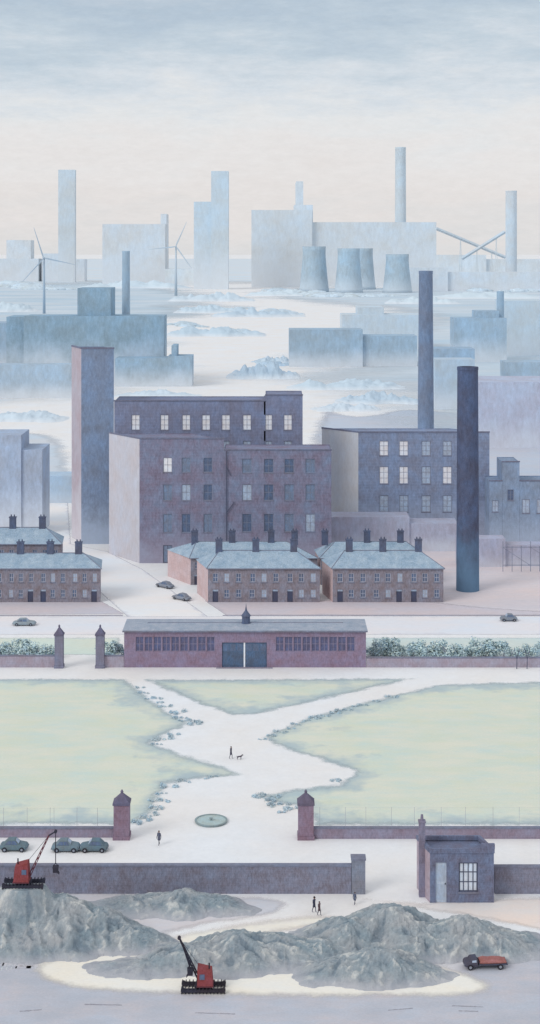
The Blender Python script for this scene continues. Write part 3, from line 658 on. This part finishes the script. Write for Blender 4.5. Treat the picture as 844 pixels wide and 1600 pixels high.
# ================= FOUNTAIN BASIN =================
x,y=G(330,1284)
t=empty('fountain',(x,y,0),'shallow round stone fountain basin on the park path','fountain')
bs_=paint('basin_stone',(138,151,153),var=.18,d=60)
b=MB(); b.lathe([(2.1,0),(2.1,.14),(2.2,.18),(2.2,.26),(1.95,.26),(1.95,.18)],n=40,cap=False); b.obj('basin',[bs_],t)
b=MB(); b.face([(1.97*math.cos(i*math.pi/20),1.97*math.sin(i*math.pi/20),.2) for i in range(40)]); b.obj('water',[paint('basin_water',(168,184,183),var=.14,rough=.5,spec=.15,d=50)],t)
b=MB(); b.lathe([(.25,.18),(.1,.28),(.09,.38),(.26,.46),(.28,.5),(.05,.48)],n=14); b.obj('spout',[bs_],t)
# ================= PEOPLE AND DOG =================
skin=paint('skin_tone',(176,140,126),var=.05); trou=paint('trousers_cloth',(66,66,84),var=.1); hair=paint('hair_brown',(60,52,54),var=.1)
def skinobj(name,verts,edges,mats,parent=None,levels=1):
    me=bpy.data.meshes.new(name); me.from_pydata([v[:3] for v in verts],edges,[]); o=add(name,me,parent)
    for m in mats: me.materials.append(m)
    md=o.modifiers.new('Skin','SKIN'); md.use_smooth_shade=True
    for i,v in enumerate(verts):
        o.data.skin_vertices[0].data[i].radius=(v[3],v[3])
    o.data.skin_vertices[0].data[0].use_root=True
    ss=o.modifiers.new('Sub','SUBSURF'); ss.levels=levels; ss.render_levels=levels
    return o
def person(u,v,rot,coat,label,stride=.2,arm=.12,hat=False,h=1.75):
    x,y=G(u,v); sc=h/1.75
    V=[(0,0,.95,.13),(0,0,1.2,.125),(0,0,1.4,.14),(0,-.01,1.53,.055),(0,-.03,1.62,.085),(0,-.02,1.70,.075)]; E=[(0,1),(1,2),(2,3),(3,4),(4,5)]
    for sx in (-1,1):
        st=stride*sx; b0=len(V)
        V+=[(sx*.1,0,.9,.085),(sx*.11,-st*.6-.03,.5,.06),(sx*.11,-st+.05,.09,.042),(sx*.12,-st-.12,.04,.035)]; E+=[(0,b0),(b0,b0+1),(b0+1,b0+2),(b0+2,b0+3)]
        b1=len(V); a=-arm*sx
        V+=[(sx*.19,0,1.42,.06),(sx*.24,-a*.4+.03,1.14,.045),(sx*.25,-a-.04,.9,.03),(sx*.25,-a-.06,.83,.032)]
        E+=[(2,b1),(b1,b1+1),(b1+1,b1+2),(b1+2,b1+3)]
        for j in range(4):
            n=len(V); V+=[(sx*.25,-a-.09+.02*j,.78,.009),(sx*.245,-a-.085+.02*j,.745-.006*(j%3),.008)]; E+=[(b1+3,n),(n,n+1)]
        n=len(V); V+=[(sx*.235,-a-.1,.82,.01),(sx*.23,-a-.12,.79,.009)]; E+=[(b1+3,n),(n,n+1)]
    t=skinobj('person',V,E,[trou]); t.location=(x,y,.04); t.rotation_euler=(0,0,rot); t.scale=(sc*.9,sc*.9,sc)
    tag(t,label,'person')
    b=MB(); b.lathe([(.05,1.53),(.085,1.57),(.093,1.63),(.085,1.70),(.04,1.745)],cy=-.03,n=12,m=0); b.box(-.012,.012,-.145,-.12,1.61,1.645,0)
    for sx in (-1,1): b.lathe([(.012,1.642),(.012,1.66)],cx=sx*.035,cy=-.118,n=6,m=1); b.box(sx*.09-.012,sx*.09+.012,-.05,-.01,1.60,1.66,0)
    b.box(-.03,.03,-.124,-.115,1.575,1.585,1); b.obj('head',[skin,hair],t,smooth=True)
    b=MB(); b.lathe([(.105,1.63),(.108,1.69),(.08,1.75),(.02,1.775)],cy=-.012,n=12)
    if hat: b.lathe([(.16,1.695),(.16,1.71)],cy=-.04,n=12); b.lathe([(.11,1.71),(.1,1.82)],cy=-.02,n=12)
    b.obj('hat' if hat else 'hair',[hair],t,smooth=True)
    b=MB(); b.lathe([(.235,.62),(.19,.95),(.175,1.15),(.19,1.3),(.215,1.42),(.14,1.49),(.07,1.54)],n=16,sx=1,sy=.72)
    for sx in (-1,1):
        a=-arm*sx; b.tube((sx*.2,0,1.44),(sx*.25,-a*.4+.03,1.14),.08,.06,8); b.tube((sx*.25,-a*.4+.03,1.16),(sx*.255,-a-.04,.91),.062,.046,8)
    b.obj('coat',[coat],t,smooth=True)
    return t
ck=[paint('coat_charcoal',(72,74,92),var=.1),paint('coat_slate',(90,96,114),var=.1),paint('coat_brown',(106,92,98),var=.1)]
person(361,1186,1.2,ck[0],'person in long dark coat walking a dog on the path',h=1.85)
person(248.5,1321,-.6,ck[1],'person in long slate coat walking beside the park gate',h=1.85)
person(491,1426,.9,ck[0],'person in dark coat and hat walking beside another',hat=True,h=1.75)
person(499,1431,.9,ck[2],'person in brown coat walking beside another',h=1.6)
person(554.5,1414,2.4,ck[1],'person in slate coat walking away along the wall',h=1.45)
x,y=G(374,1187)
V=[(0,0,.55,.13),(.28,0,.55,.11),(-.28,0,.56,.145),(-.45,0,.68,.08),(-.55,0,.80,.085),(-.68,0,.77,.05),(-.76,0,.75,.035),(.42,0,.60,.03),(.6,0,.72,.02)]
E=[(0,1),(0,2),(2,3),(3,4),(4,5),(5,6),(1,7),(7,8)]
for sy in (-1,1):
    n=len(V); V+=[(-.3,sy*.09,.42,.06),(-.28+.06*sy,sy*.09,.22,.035),(-.3+.09*sy,sy*.09,.03,.03)]; E+=[(2,n),(n,n+1),(n+1,n+2)]
    n=len(V); V+=[(.26,sy*.09,.4,.07),(.36,sy*.09,.22,.035),(.32,sy*.09,.03,.03)]; E+=[(1,n),(n,n+1),(n+1,n+2)]
    n=len(V); V+=[(-.5,sy*.06,.9,.02)]; E+=[(4,n)]
o=skinobj('dog',V,E,[paint('dog_coat',(74,68,80),var=.1)]); o.location=(x,y,0); o.rotation_euler=(0,0,math.pi+.2); o.scale=(.85,)*3; tag(o,'dark dog walking beside a person on the path','dog')
# ================= VEHICLES =================
def loft(b,st,m=0):
    prev=None
    for (x,w,z0,z1,z2,w2) in st:
        ring=[(x,-w*.92,z0),(x,-w,z0+(z1-z0)*.5),(x,-w*.97,z1),(x,-w2,z2),(x,w2,z2),(x,w*.97,z1),(x,w,z0+(z1-z0)*.5),(x,w*.92,z0)]
        if prev is None: b.face(ring[::-1],m)
        else:
            for i in range(8): b.face([prev[i],prev[(i+1)%8],ring[(i+1)%8],ring[i]],m)
        prev=ring
    b.face(prev,m)
tyre=paint('tyre_rubber',(48,48,56),var=.08,rough=.8); chrome=paint('chrome',(136,142,152),var=.05,rough=.6,spec=.3)
def wheel(t,x,y,r,w=.22):
    b=MB(); b.tube((0,-w/2,0),(0,w/2,0),r,r,18); wh=b.obj('wheel',[tyre],t,(x,y,r))
    b=MB(); b.tube((0,-w/2-.02,0),(0,w/2+.02,0),r*.5,r*.45,14); b.obj('rim',[chrome],wh)
def car(loc,rot,col,label,L=4.3,group='parked cars'):
    t=empty('parked_car',(loc[0],loc[1],0),label,'car',group); t.rotation_euler=(0,0,rot)
    pm=paint('car_paint',col,var=.14,d=40,rough=.7,spec=.2); h=L/2
    b=MB(); loft(b,[(-h,.62,.42,.6,.68,.55),(-h*.9,.82,.28,.66,.8,.72),(-h*.45,.86,.25,.75,.9,.78),(0,.87,.25,.78,.92,.8),(h*.5,.86,.25,.75,.9,.78),(h*.88,.82,.28,.68,.8,.7),(h,.64,.42,.58,.66,.52)])
    b.obj('body',[pm],t,smooth=False)
    b=MB(); loft(b,[(-h*.72,.7,.82,.86,.9,.66),(-h*.42,.74,.86,1.1,1.42,.56),(h*.12,.74,.88,1.12,1.46,.57),(h*.42,.72,.86,.9,.95,.66)])
    b.obj('cabin',[pm],t)
    for sy in (-1,1):
        b=MB(); b.face([(-h*.58,sy*.745,.93),(-h*.14,sy*.765,.93),(-h*.14,sy*.665,1.36),(-h*.4,sy*.665,1.33)]); b.face([(-h*.1,sy*.765,.93),(h*.3,sy*.745,.93),(h*.14,sy*.665,1.36),(-h*.1,sy*.665,1.36)])
        b.obj('side_window',[glass_dark],t)
        b=MB(); b.tube((0,0,0),(.06,0,0),.11,.11,10); b.obj('headlight',[chrome],t,(h*.93,sy*.56,.62))
        for x in (-h*.62,h*.62): wheel(t,x,sy*.78,.31)
        b=MB(); xa,xb=sorted((sy*h*.98,sy*h*1.04)); b.box(xa,xb,-.75,.75,.36,.48); b.obj('bumper',[chrome],t)
    b=MB(); b.face([(h*.39,-.58,1.0),(h*.39,.58,1.0),(h*.165,.5,1.42),(h*.165,-.5,1.42)]); b.obj('windscreen',[glass_mid],t)
    return t
for (u,v,c,r) in ((22,1328,(100,117,125),0),(103,1329,(110,126,135),0),(147,1329,(98,116,126),math.pi)):
    car(G(u,v),r,c,'dark blue green saloon car parked beside the park wall',L=3.5)
for (u,v,c,r) in ((258,918,(130,136,148),2.45),(284,937,(130,136,148),2.45)):
    car(G(u,v),r,c,'dark grey saloon car parked on the side road',L=4.6)
car(G(38,977),0,(142,153,160),'grey saloon car on the main road',L=4.6); car(G(795,970),math.pi,(126,132,143),'small dark car on the main road',L=3.4)
x,y=G(758,1511); t=empty('lorry',(x,y,.03),'small dark lorry carrying a rust red load','lorry'); t.rotation_euler=(0,0,.06)
dk=paint('lorry_paint',(76,76,90),var=.14,d=40,rough=.7); rd=paint('lorry_load_rust',(172,116,112),var=.25,d=30,k=.85)
b=MB(); b.box(-2.1,2.2,-.45,.45,.38,.48); b.obj('chassis',[black],t)
b=MB(); loft(b,[(-2.3,.6,.36,.52,.64,.5),(-2.1,.75,.3,.62,.74,.66),(-1.75,.78,.3,.64,.78,.7),(-1.6,.78,.32,.78,1.02,.66),(-1.0,.78,.32,.8,1.08,.66),(-.9,.78,.32,.76,1.02,.66)]); b.obj('cab',[dk],t)
for sy in (-1,1):
    b=MB(); b.face([(-1.52,sy*.775,.8),(-1.05,sy*.775,.81),(-1.05,sy*.69,1.03),(-1.48,sy*.69,.98)]); b.obj('side_window',[glass_mid],t)
    wheel(t,-1.7,sy*.7,.3); wheel(t,1.5,sy*.7,.3,.28)
    b=MB(); b.tube((0,0,0),(-.06,0,0),.08,.08,8); b.obj('headlight',[chrome],t,(-2.25,sy*.5,.52))
b=MB(); b.box(-.78,2.3,-.82,.82,.49,.55); b.box(-.78,2.3,-.82,-.76,.552,.62); b.box(-.78,2.3,.76,.82,.552,.62); b.box(-.78,-.72,-.75,.75,.552,.72); b.obj('flatbed',[dk],t)
b=MB(); loft(b,[(-.65,.6,.56,.65,.8,.5),(-.2,.7,.56,.78,.95,.46),(.3,.72,.56,.74,.86,.5),(.9,.7,.56,.76,.92,.48),(1.6,.7,.56,.72,.86,.5),(2.2,.6,.56,.64,.74,.45)]); b.obj('load',[rd],t)
# ================= SPOIL HEAPS =================
def heapmat():
    m=bpy.data.materials.new('spoil'); m.use_nodes=True; nt=m.node_tree; L=nt.links; bs=nt.nodes['Principled BSDF']
    bs.inputs['Roughness'].default_value=1; bs.inputs['Specular IOR Level'].default_value=.02
    P=nd(nt,'ShaderNodeNewGeometry').outputs['Position']
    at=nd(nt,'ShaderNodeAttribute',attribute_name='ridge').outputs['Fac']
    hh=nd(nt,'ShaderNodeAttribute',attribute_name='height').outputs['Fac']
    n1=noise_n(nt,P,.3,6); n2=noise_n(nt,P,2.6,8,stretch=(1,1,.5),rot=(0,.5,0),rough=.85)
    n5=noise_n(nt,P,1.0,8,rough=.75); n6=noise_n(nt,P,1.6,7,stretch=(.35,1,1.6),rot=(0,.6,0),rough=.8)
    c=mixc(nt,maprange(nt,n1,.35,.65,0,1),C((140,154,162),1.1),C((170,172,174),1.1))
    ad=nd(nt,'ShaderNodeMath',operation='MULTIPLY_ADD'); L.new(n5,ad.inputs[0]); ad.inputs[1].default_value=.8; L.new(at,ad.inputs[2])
    c=mixc(nt,maprange(nt,ad.outputs[0],.55,.9,.6,0,True),c,C((106,122,136),1.1))  # shade of the crevices painted into the colour
    c=mixc(nt,maprange(nt,ad.outputs[0],1.02,1.25,0,.7,True),c,C((214,213,208),1.05))  # pale highlights painted along the ridge crests
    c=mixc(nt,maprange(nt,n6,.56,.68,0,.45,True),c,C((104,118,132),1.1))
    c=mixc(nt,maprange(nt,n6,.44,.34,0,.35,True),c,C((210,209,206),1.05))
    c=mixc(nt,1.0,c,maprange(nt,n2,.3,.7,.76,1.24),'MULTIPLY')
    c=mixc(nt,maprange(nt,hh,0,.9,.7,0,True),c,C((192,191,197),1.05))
    L.new(c,bs.inputs['Base Color'])
    bp=nd(nt,'ShaderNodeBump'); bp.inputs['Strength'].default_value=.7; bp.inputs['Distance'].default_value=.25; L.new(n2,bp.inputs['Height']); L.new(bp.outputs[0],bs.inputs['Normal'])
    return m
HM=heapmat()
def heap(peaks,label,res=.18,flat=None,seed=0,rough=.6):
    """peaks: (x,y,height,rx,ry) joined by gullied cones"""
    x0=min(p[0]-p[3]*1.25 for p in peaks); x1=max(p[0]+p[3]*1.25 for p in peaks); y0=min(p[1]-p[4]*1.3 for p in peaks); y1=max(p[1]+p[4]*1.3 for p in peaks)
    nx=int((x1-x0)/res); ny=int((y1-y0)/res); vs=[]; rg=[]; hs_=[]
    for j in range(ny+1):
        for i in range(nx+1):
            x=x0+i*res; y=y0+j*res
            wx=x+1.0*noise.noise(Vector((x*.3,y*.3,seed)))+.3*noise.noise(Vector((x*1.1,y*1.1,seed+3))); wy=y+.8*noise.noise(Vector((x*.3,y*.3,seed+9)))+.3*noise.noise(Vector((x*1.1,y*1.1,seed+5)))
            h=0; gul=.5
            for (px,py,ph,rx,ry) in peaks:
                dx=(wx-px)/rx; dy=(wy-py)/ry; r=math.hypot(dx,dy)+1e-6
                ca,sa=dx/r,dy/r
                g=1+.14*noise.noise(Vector((ca*2.2,sa*2.2,seed+px)))
                rr=r/g
                if rr>=1: continue
                f=max(1.02-math.sqrt(rr*rr+.02),0)
                q=1-abs(noise.noise(Vector((ca*2.4+rr*.7,sa*2.4,rr*1.1+seed+px))))*2.6
                q2=1-abs(noise.noise(Vector((ca*5+rr,sa*5,rr*2.2+seed+px*2))))*2.4
                gg=.6*q+.4*q2
                hh=ph*f+ (gg-.35)*min(1,rr*2.2)*min(1,(1-rr)*3)*ph*.2*rough
                if hh>h: h=hh; gul=gg
            rn=0; am=1; fr=.5
            for o in range(4):
                rn+=am*(1-abs(noise.noise(Vector((x*fr+seed,y*fr*1.2,3.1*o)))*2.2)); am*=.58; fr*=2.1
            rn/=2.1
            env=min(1,h/1.2)
            z=h+(rn-.5)*.5*env
            if flat:
                fx,fy,fz,fr_=flat; w=max(0,min(1,(1.0-math.hypot((x-fx)/fr_,(y-fy)/2.4))*3)); z=z*(1-w)+fz*w
            if h<=0.0: z=-.12
            vs.append((x,y,z)); rg.append(max(0,min(1,.5*gul+.5*rn))); hs_.append(max(z,0))
    q=[]
    for j in range(ny):
        for i in range(nx):
            a=j*(nx+1)+i; ids=(a,a+1,a+nx+2,a+nx+1)
            if any(vs[k][2]>-.1 for k in ids): q.append(ids)
    us=sorted({k for f in q for k in f}); rm={k:i for i,k in enumerate(us)}
    me=bpy.data.meshes.new('spoil_heap'); me.from_pydata([vs[k] for k in us],[],[tuple(rm[k] for k in f) for f in q])
    at=me.attributes.new('ridge','FLOAT','POINT'); at.data.foreach_set('value',[rg[k] for k in us])
    at=me.attributes.new('height','FLOAT','POINT'); at.data.foreach_set('value',[hs_[k] for k in us]); me.materials.append(HM)
    return tag(add('spoil_heap',me),label,'spoil heap','quarry spoil heaps')
def pk(u,v,d,rx,ry): return (gx(u,d),d,zat(v,d)+.2,rx,ry)
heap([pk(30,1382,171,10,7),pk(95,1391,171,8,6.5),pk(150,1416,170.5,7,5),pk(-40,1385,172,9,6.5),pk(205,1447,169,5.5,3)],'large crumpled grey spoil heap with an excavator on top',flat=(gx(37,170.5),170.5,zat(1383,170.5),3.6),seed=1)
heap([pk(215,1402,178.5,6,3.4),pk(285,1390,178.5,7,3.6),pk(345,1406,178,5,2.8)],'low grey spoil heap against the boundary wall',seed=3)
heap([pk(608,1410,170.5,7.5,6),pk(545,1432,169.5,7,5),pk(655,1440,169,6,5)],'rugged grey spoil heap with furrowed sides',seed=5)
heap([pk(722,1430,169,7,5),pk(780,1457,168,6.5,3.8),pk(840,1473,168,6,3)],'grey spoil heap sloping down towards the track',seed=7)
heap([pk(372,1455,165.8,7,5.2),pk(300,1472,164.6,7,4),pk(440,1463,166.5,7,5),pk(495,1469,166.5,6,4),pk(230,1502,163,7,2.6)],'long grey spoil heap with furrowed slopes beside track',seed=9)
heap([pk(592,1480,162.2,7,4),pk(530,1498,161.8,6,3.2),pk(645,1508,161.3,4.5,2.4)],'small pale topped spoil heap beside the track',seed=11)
# ================= EXCAVATORS =================
red=paint('excavator_red',(132,68,70),var=.25,d=30,rough=.85); dred=paint('excavator_dark_red',(104,62,70),var=.15,d=30,rough=.8)
def excavator(x,y,z,sg,label,cabw,cabh,boom,tip,buck):
    t=empty('excavator',(x,y,z),label,'excavator','cable excavators')
    for sy in (-1,1):
        b=MB(); b.tube((-2.1,-.22,.27),(-2.1,.22,.27),.2,.2,12); b.tube((2.1,-.22,.27),(2.1,.22,.27),.2,.2,12); b.box(-2.1,2.1,-.2,.2,.09,.36)
        for i in range(13):
            xx=-2.2+i*.367; b.box(xx-.05,xx+.05,-.26,.26,.36,.52); b.box(xx-.05,xx+.05,-.26,.26,-.04,.08)
        b.obj('crawler_track',[black],t,(0,sy*.75,0))
    b=MB(); b.box(-.9,.9,-.5,.5,.25,.52); b.obj('undercarriage',[black],t)
    b=MB(); x0=-cabw*.62*sg; x1=cabw*.38*sg; a,c=min(x0,x1),max(x0,x1)
    b.hexa([(a,-.75,.64),(c,-.75,.64),(c,.75,.64),(a,.75,.64),(a+.18*(sg>0),-.7,cabh*(.86 if sg>0 else 1)),(c-.12,-.7,cabh*(1 if sg>0 else .86)),(c-.12,.7,cabh*(1 if sg>0 else .86)),(a+.18*(sg>0),.7,cabh*(.86 if sg>0 else 1))])
    cab=b.obj('cab',[red],t)
    b=MB(); b.face([(-.26,0,0),(.26,0,0),(.26,0,.55),(-.26,0,.55)]); b.obj('cab_window',[glass_dark],cab,((x1-.5*sg),-.78,cabh*.55))
    b=MB(); b.box(a-.06,c+.06,-.8,.8,.53,.63); b.obj('turntable',[dred],t)
    b=MB(); b.lathe([(.08,cabh*.85),(.08,cabh+.3)],cx=(a if sg>0 else c)*.6,n=8); b.obj('exhaust',[black],cab)
    p0=Vector((boom[0]*sg,0,boom[1])); p1=Vector((tip[0]*sg,0,tip[1])); b=MB(); dr=(p1-p0).normalized(); nn=Vector((-dr.z,0,dr.x))
    for sy in (-.18,.18):
        for o in (-.12,.12):
            b.tube(p0+nn*o+Vector((0,sy,0)),p1+nn*o*.4+Vector((0,sy*.5,0)),.045,.04,5)
    N=8
    for i in range(N):
        f=i/N; g=(i+1)/N; o=(.12 if i%2 else -.12)
        for sy in (-.18,.18): b.tube(p0.lerp(p1,f)+nn*o*(1-.6*f)+Vector((0,sy*(1-.5*f),0)),p0.lerp(p1,g)-nn*o*(1-.6*g)+Vector((0,sy*(1-.5*g),0)),.03,n=4)
    b.obj('boom',[dred if sg>0 else black],t)
    bk=Vector((buck[0]*sg,0,buck[1]))
    jib=p1
    if sg>0:
        jib=p1+Vector((.75,0,.45)); b=MB(); b.tube(p1,jib,.09,.07,6); b.obj('jib',[black],t)
    b=MB(); b.tube(jib+Vector((0,-.15,0)),jib+Vector((0,.15,0)),.18,.18,12); b.obj('pulley',[black],t)
    b=MB(); b.tube(jib,bk+Vector((0,0,.5)),.05,n=5); b.tube(Vector(((x1*.7),0,cabh)),p1,.025,n=5); b.obj('cable',[black],t)
    if sg<0:
        b=MB(); b.tube(p0.lerp(p1,.86),bk+Vector((0,0,.2)),.07,.07,6); b.obj('dipper_arm',[black],t)
    b=MB(); s=.32; bx=bk
    b.hexa([(bx.x-s*.8,-.28,bx.z-.4),(bx.x+s*.8,-.28,bx.z-.4),(bx.x+s*.8,.28,bx.z-.4),(bx.x-s*.8,.28,bx.z-.4),(bx.x-s,-.35,bx.z+.25),(bx.x+s,-.35,bx.z+.25),(bx.x+s,.35,bx.z+.25),(bx.x-s,.35,bx.z+.25)])
    for i in range(4): yy=-.27+i*.18; b.tube((bx.x+sg*s*.7,yy,bx.z-.35),(bx.x+sg*(s+.1),yy,bx.z-.6),.045,.02,5)
    b.tube((bx.x-s,0,bx.z+.25),(bx.x,0,bx.z+.6),.04,n=4); b.tube((bx.x+s,0,bx.z+.25),(bx.x,0,bx.z+.6),.04,n=4)
    b.obj('bucket',[black],t)
d=170.5
excavator(gx(37,d),d,zat(1384,d)+.02,1,'red cable excavator with raised boom on a spoil heap',1.7,2.7,(.6,1.0),(2.8,5.55),(3.55,1.9))
x,y=G(318,1547)
excavator(x,y,.08,-1,'red cable excavator with dark boom on the quarry track',1.6,2.4,(.4,.9),(2.5,5.3),(1.35,1.9))
# ================= LIGHT, SKY, CAMERA =================
w=bpy.data.worlds.new('World'); SC.world=w; w.use_nodes=True; nt=w.node_tree; nt.nodes.clear(); L=nt.links
sd=Vector((-.62,-.55,.56)).normalized(); el=math.asin(sd.z)
out=nd(nt,'ShaderNodeOutputWorld'); sky=nd(nt,'ShaderNodeTexSky',sky_type='NISHITA'); sky.sun_disc=False; sky.sun_elevation=el; sky.sun_rotation=math.atan2(sd.x,sd.y)
b1=nd(nt,'ShaderNodeBackground'); L.new(sky.outputs[0],b1.inputs[0]); b1.inputs[1].default_value=.1
tc=nd(nt,'ShaderNodeTexCoord').outputs['Generated']; sx=nd(nt,'ShaderNodeSeparateXYZ'); L.new(tc,sx.inputs[0])
na=noise_n(nt,tc,6,6,stretch=(1,1,4),rough=.6); nb=noise_n(nt,tc,20,7,stretch=(1,1,5),rot=(0,.06,0),rough=.75)
m1=nd(nt,'ShaderNodeMath',operation='MULTIPLY_ADD'); L.new(na,m1.inputs[0]); m1.inputs[1].default_value=.14; L.new(sx.outputs[2],m1.inputs[2])
m2=nd(nt,'ShaderNodeMath',operation='MULTIPLY_ADD'); L.new(nb,m2.inputs[0]); m2.inputs[1].default_value=.06; L.new(m1.outputs[0],m2.inputs[2])
f=maprange(nt,m2.outputs[0],.1,.35,0,1)
cr=nd(nt,'ShaderNodeValToRGB'); L.new(f,cr.inputs[0]); e=cr.color_ramp.elements
rows=[(0,(220,220,221)),(.14,(227,223,222)),(.26,(229,227,227)),(.37,(226,228,230)),(.45,(214,221,228)),(.54,(195,208,219)),(.64,(180,196,211)),(.8,(204,212,221)),(1,(216,221,227))]
e[0].position=0; e[0].color=C(rows[0][1]); e[1].position=1; e[1].color=C(rows[-1][1])
for p,c in rows[1:-1]: q=e.new(p); q.color=C(c)
nf=noise_n(nt,tc,90,5,stretch=(1,1,3),rough=.8)
cc=mixc(nt,1.0,cr.outputs[0],maprange(nt,nf,.3,.7,.965,1.035),'MULTIPLY')
b2=nd(nt,'ShaderNodeBackground'); L.new(cc,b2.inputs[0]); b2.inputs[1].default_value=1.02
mx=nd(nt,'ShaderNodeMixShader'); mx.inputs[0].default_value=.97; L.new(b1.outputs[0],mx.inputs[1]); L.new(b2.outputs[0],mx.inputs[2]); L.new(mx.outputs[0],out.inputs[0])
sl=bpy.data.lights.new('sun','SUN'); sl.energy=1.15; sl.angle=math.radians(26); sl.color=(1,.98,.95); so=bpy.data.objects.new('sun',sl); COL.objects.link(so); so.rotation_euler=(-sd).to_track_quat('-Z','Y').to_euler()
cam=bpy.data.cameras.new('camera'); co=bpy.data.objects.new('camera',cam); COL.objects.link(co); co.location=(0,0,H); co.rotation_euler=(math.radians(90),0,0)
cam.sensor_fit='HORIZONTAL'; cam.sensor_width=36; cam.lens=36*F/844; cam.shift_y=-(800-YH)/844; cam.clip_end=120000; cam.clip_start=1
SC.camera=co
SC.view_settings.view_transform='Standard'; SC.view_settings.look='None'; SC.view_settings.exposure=0
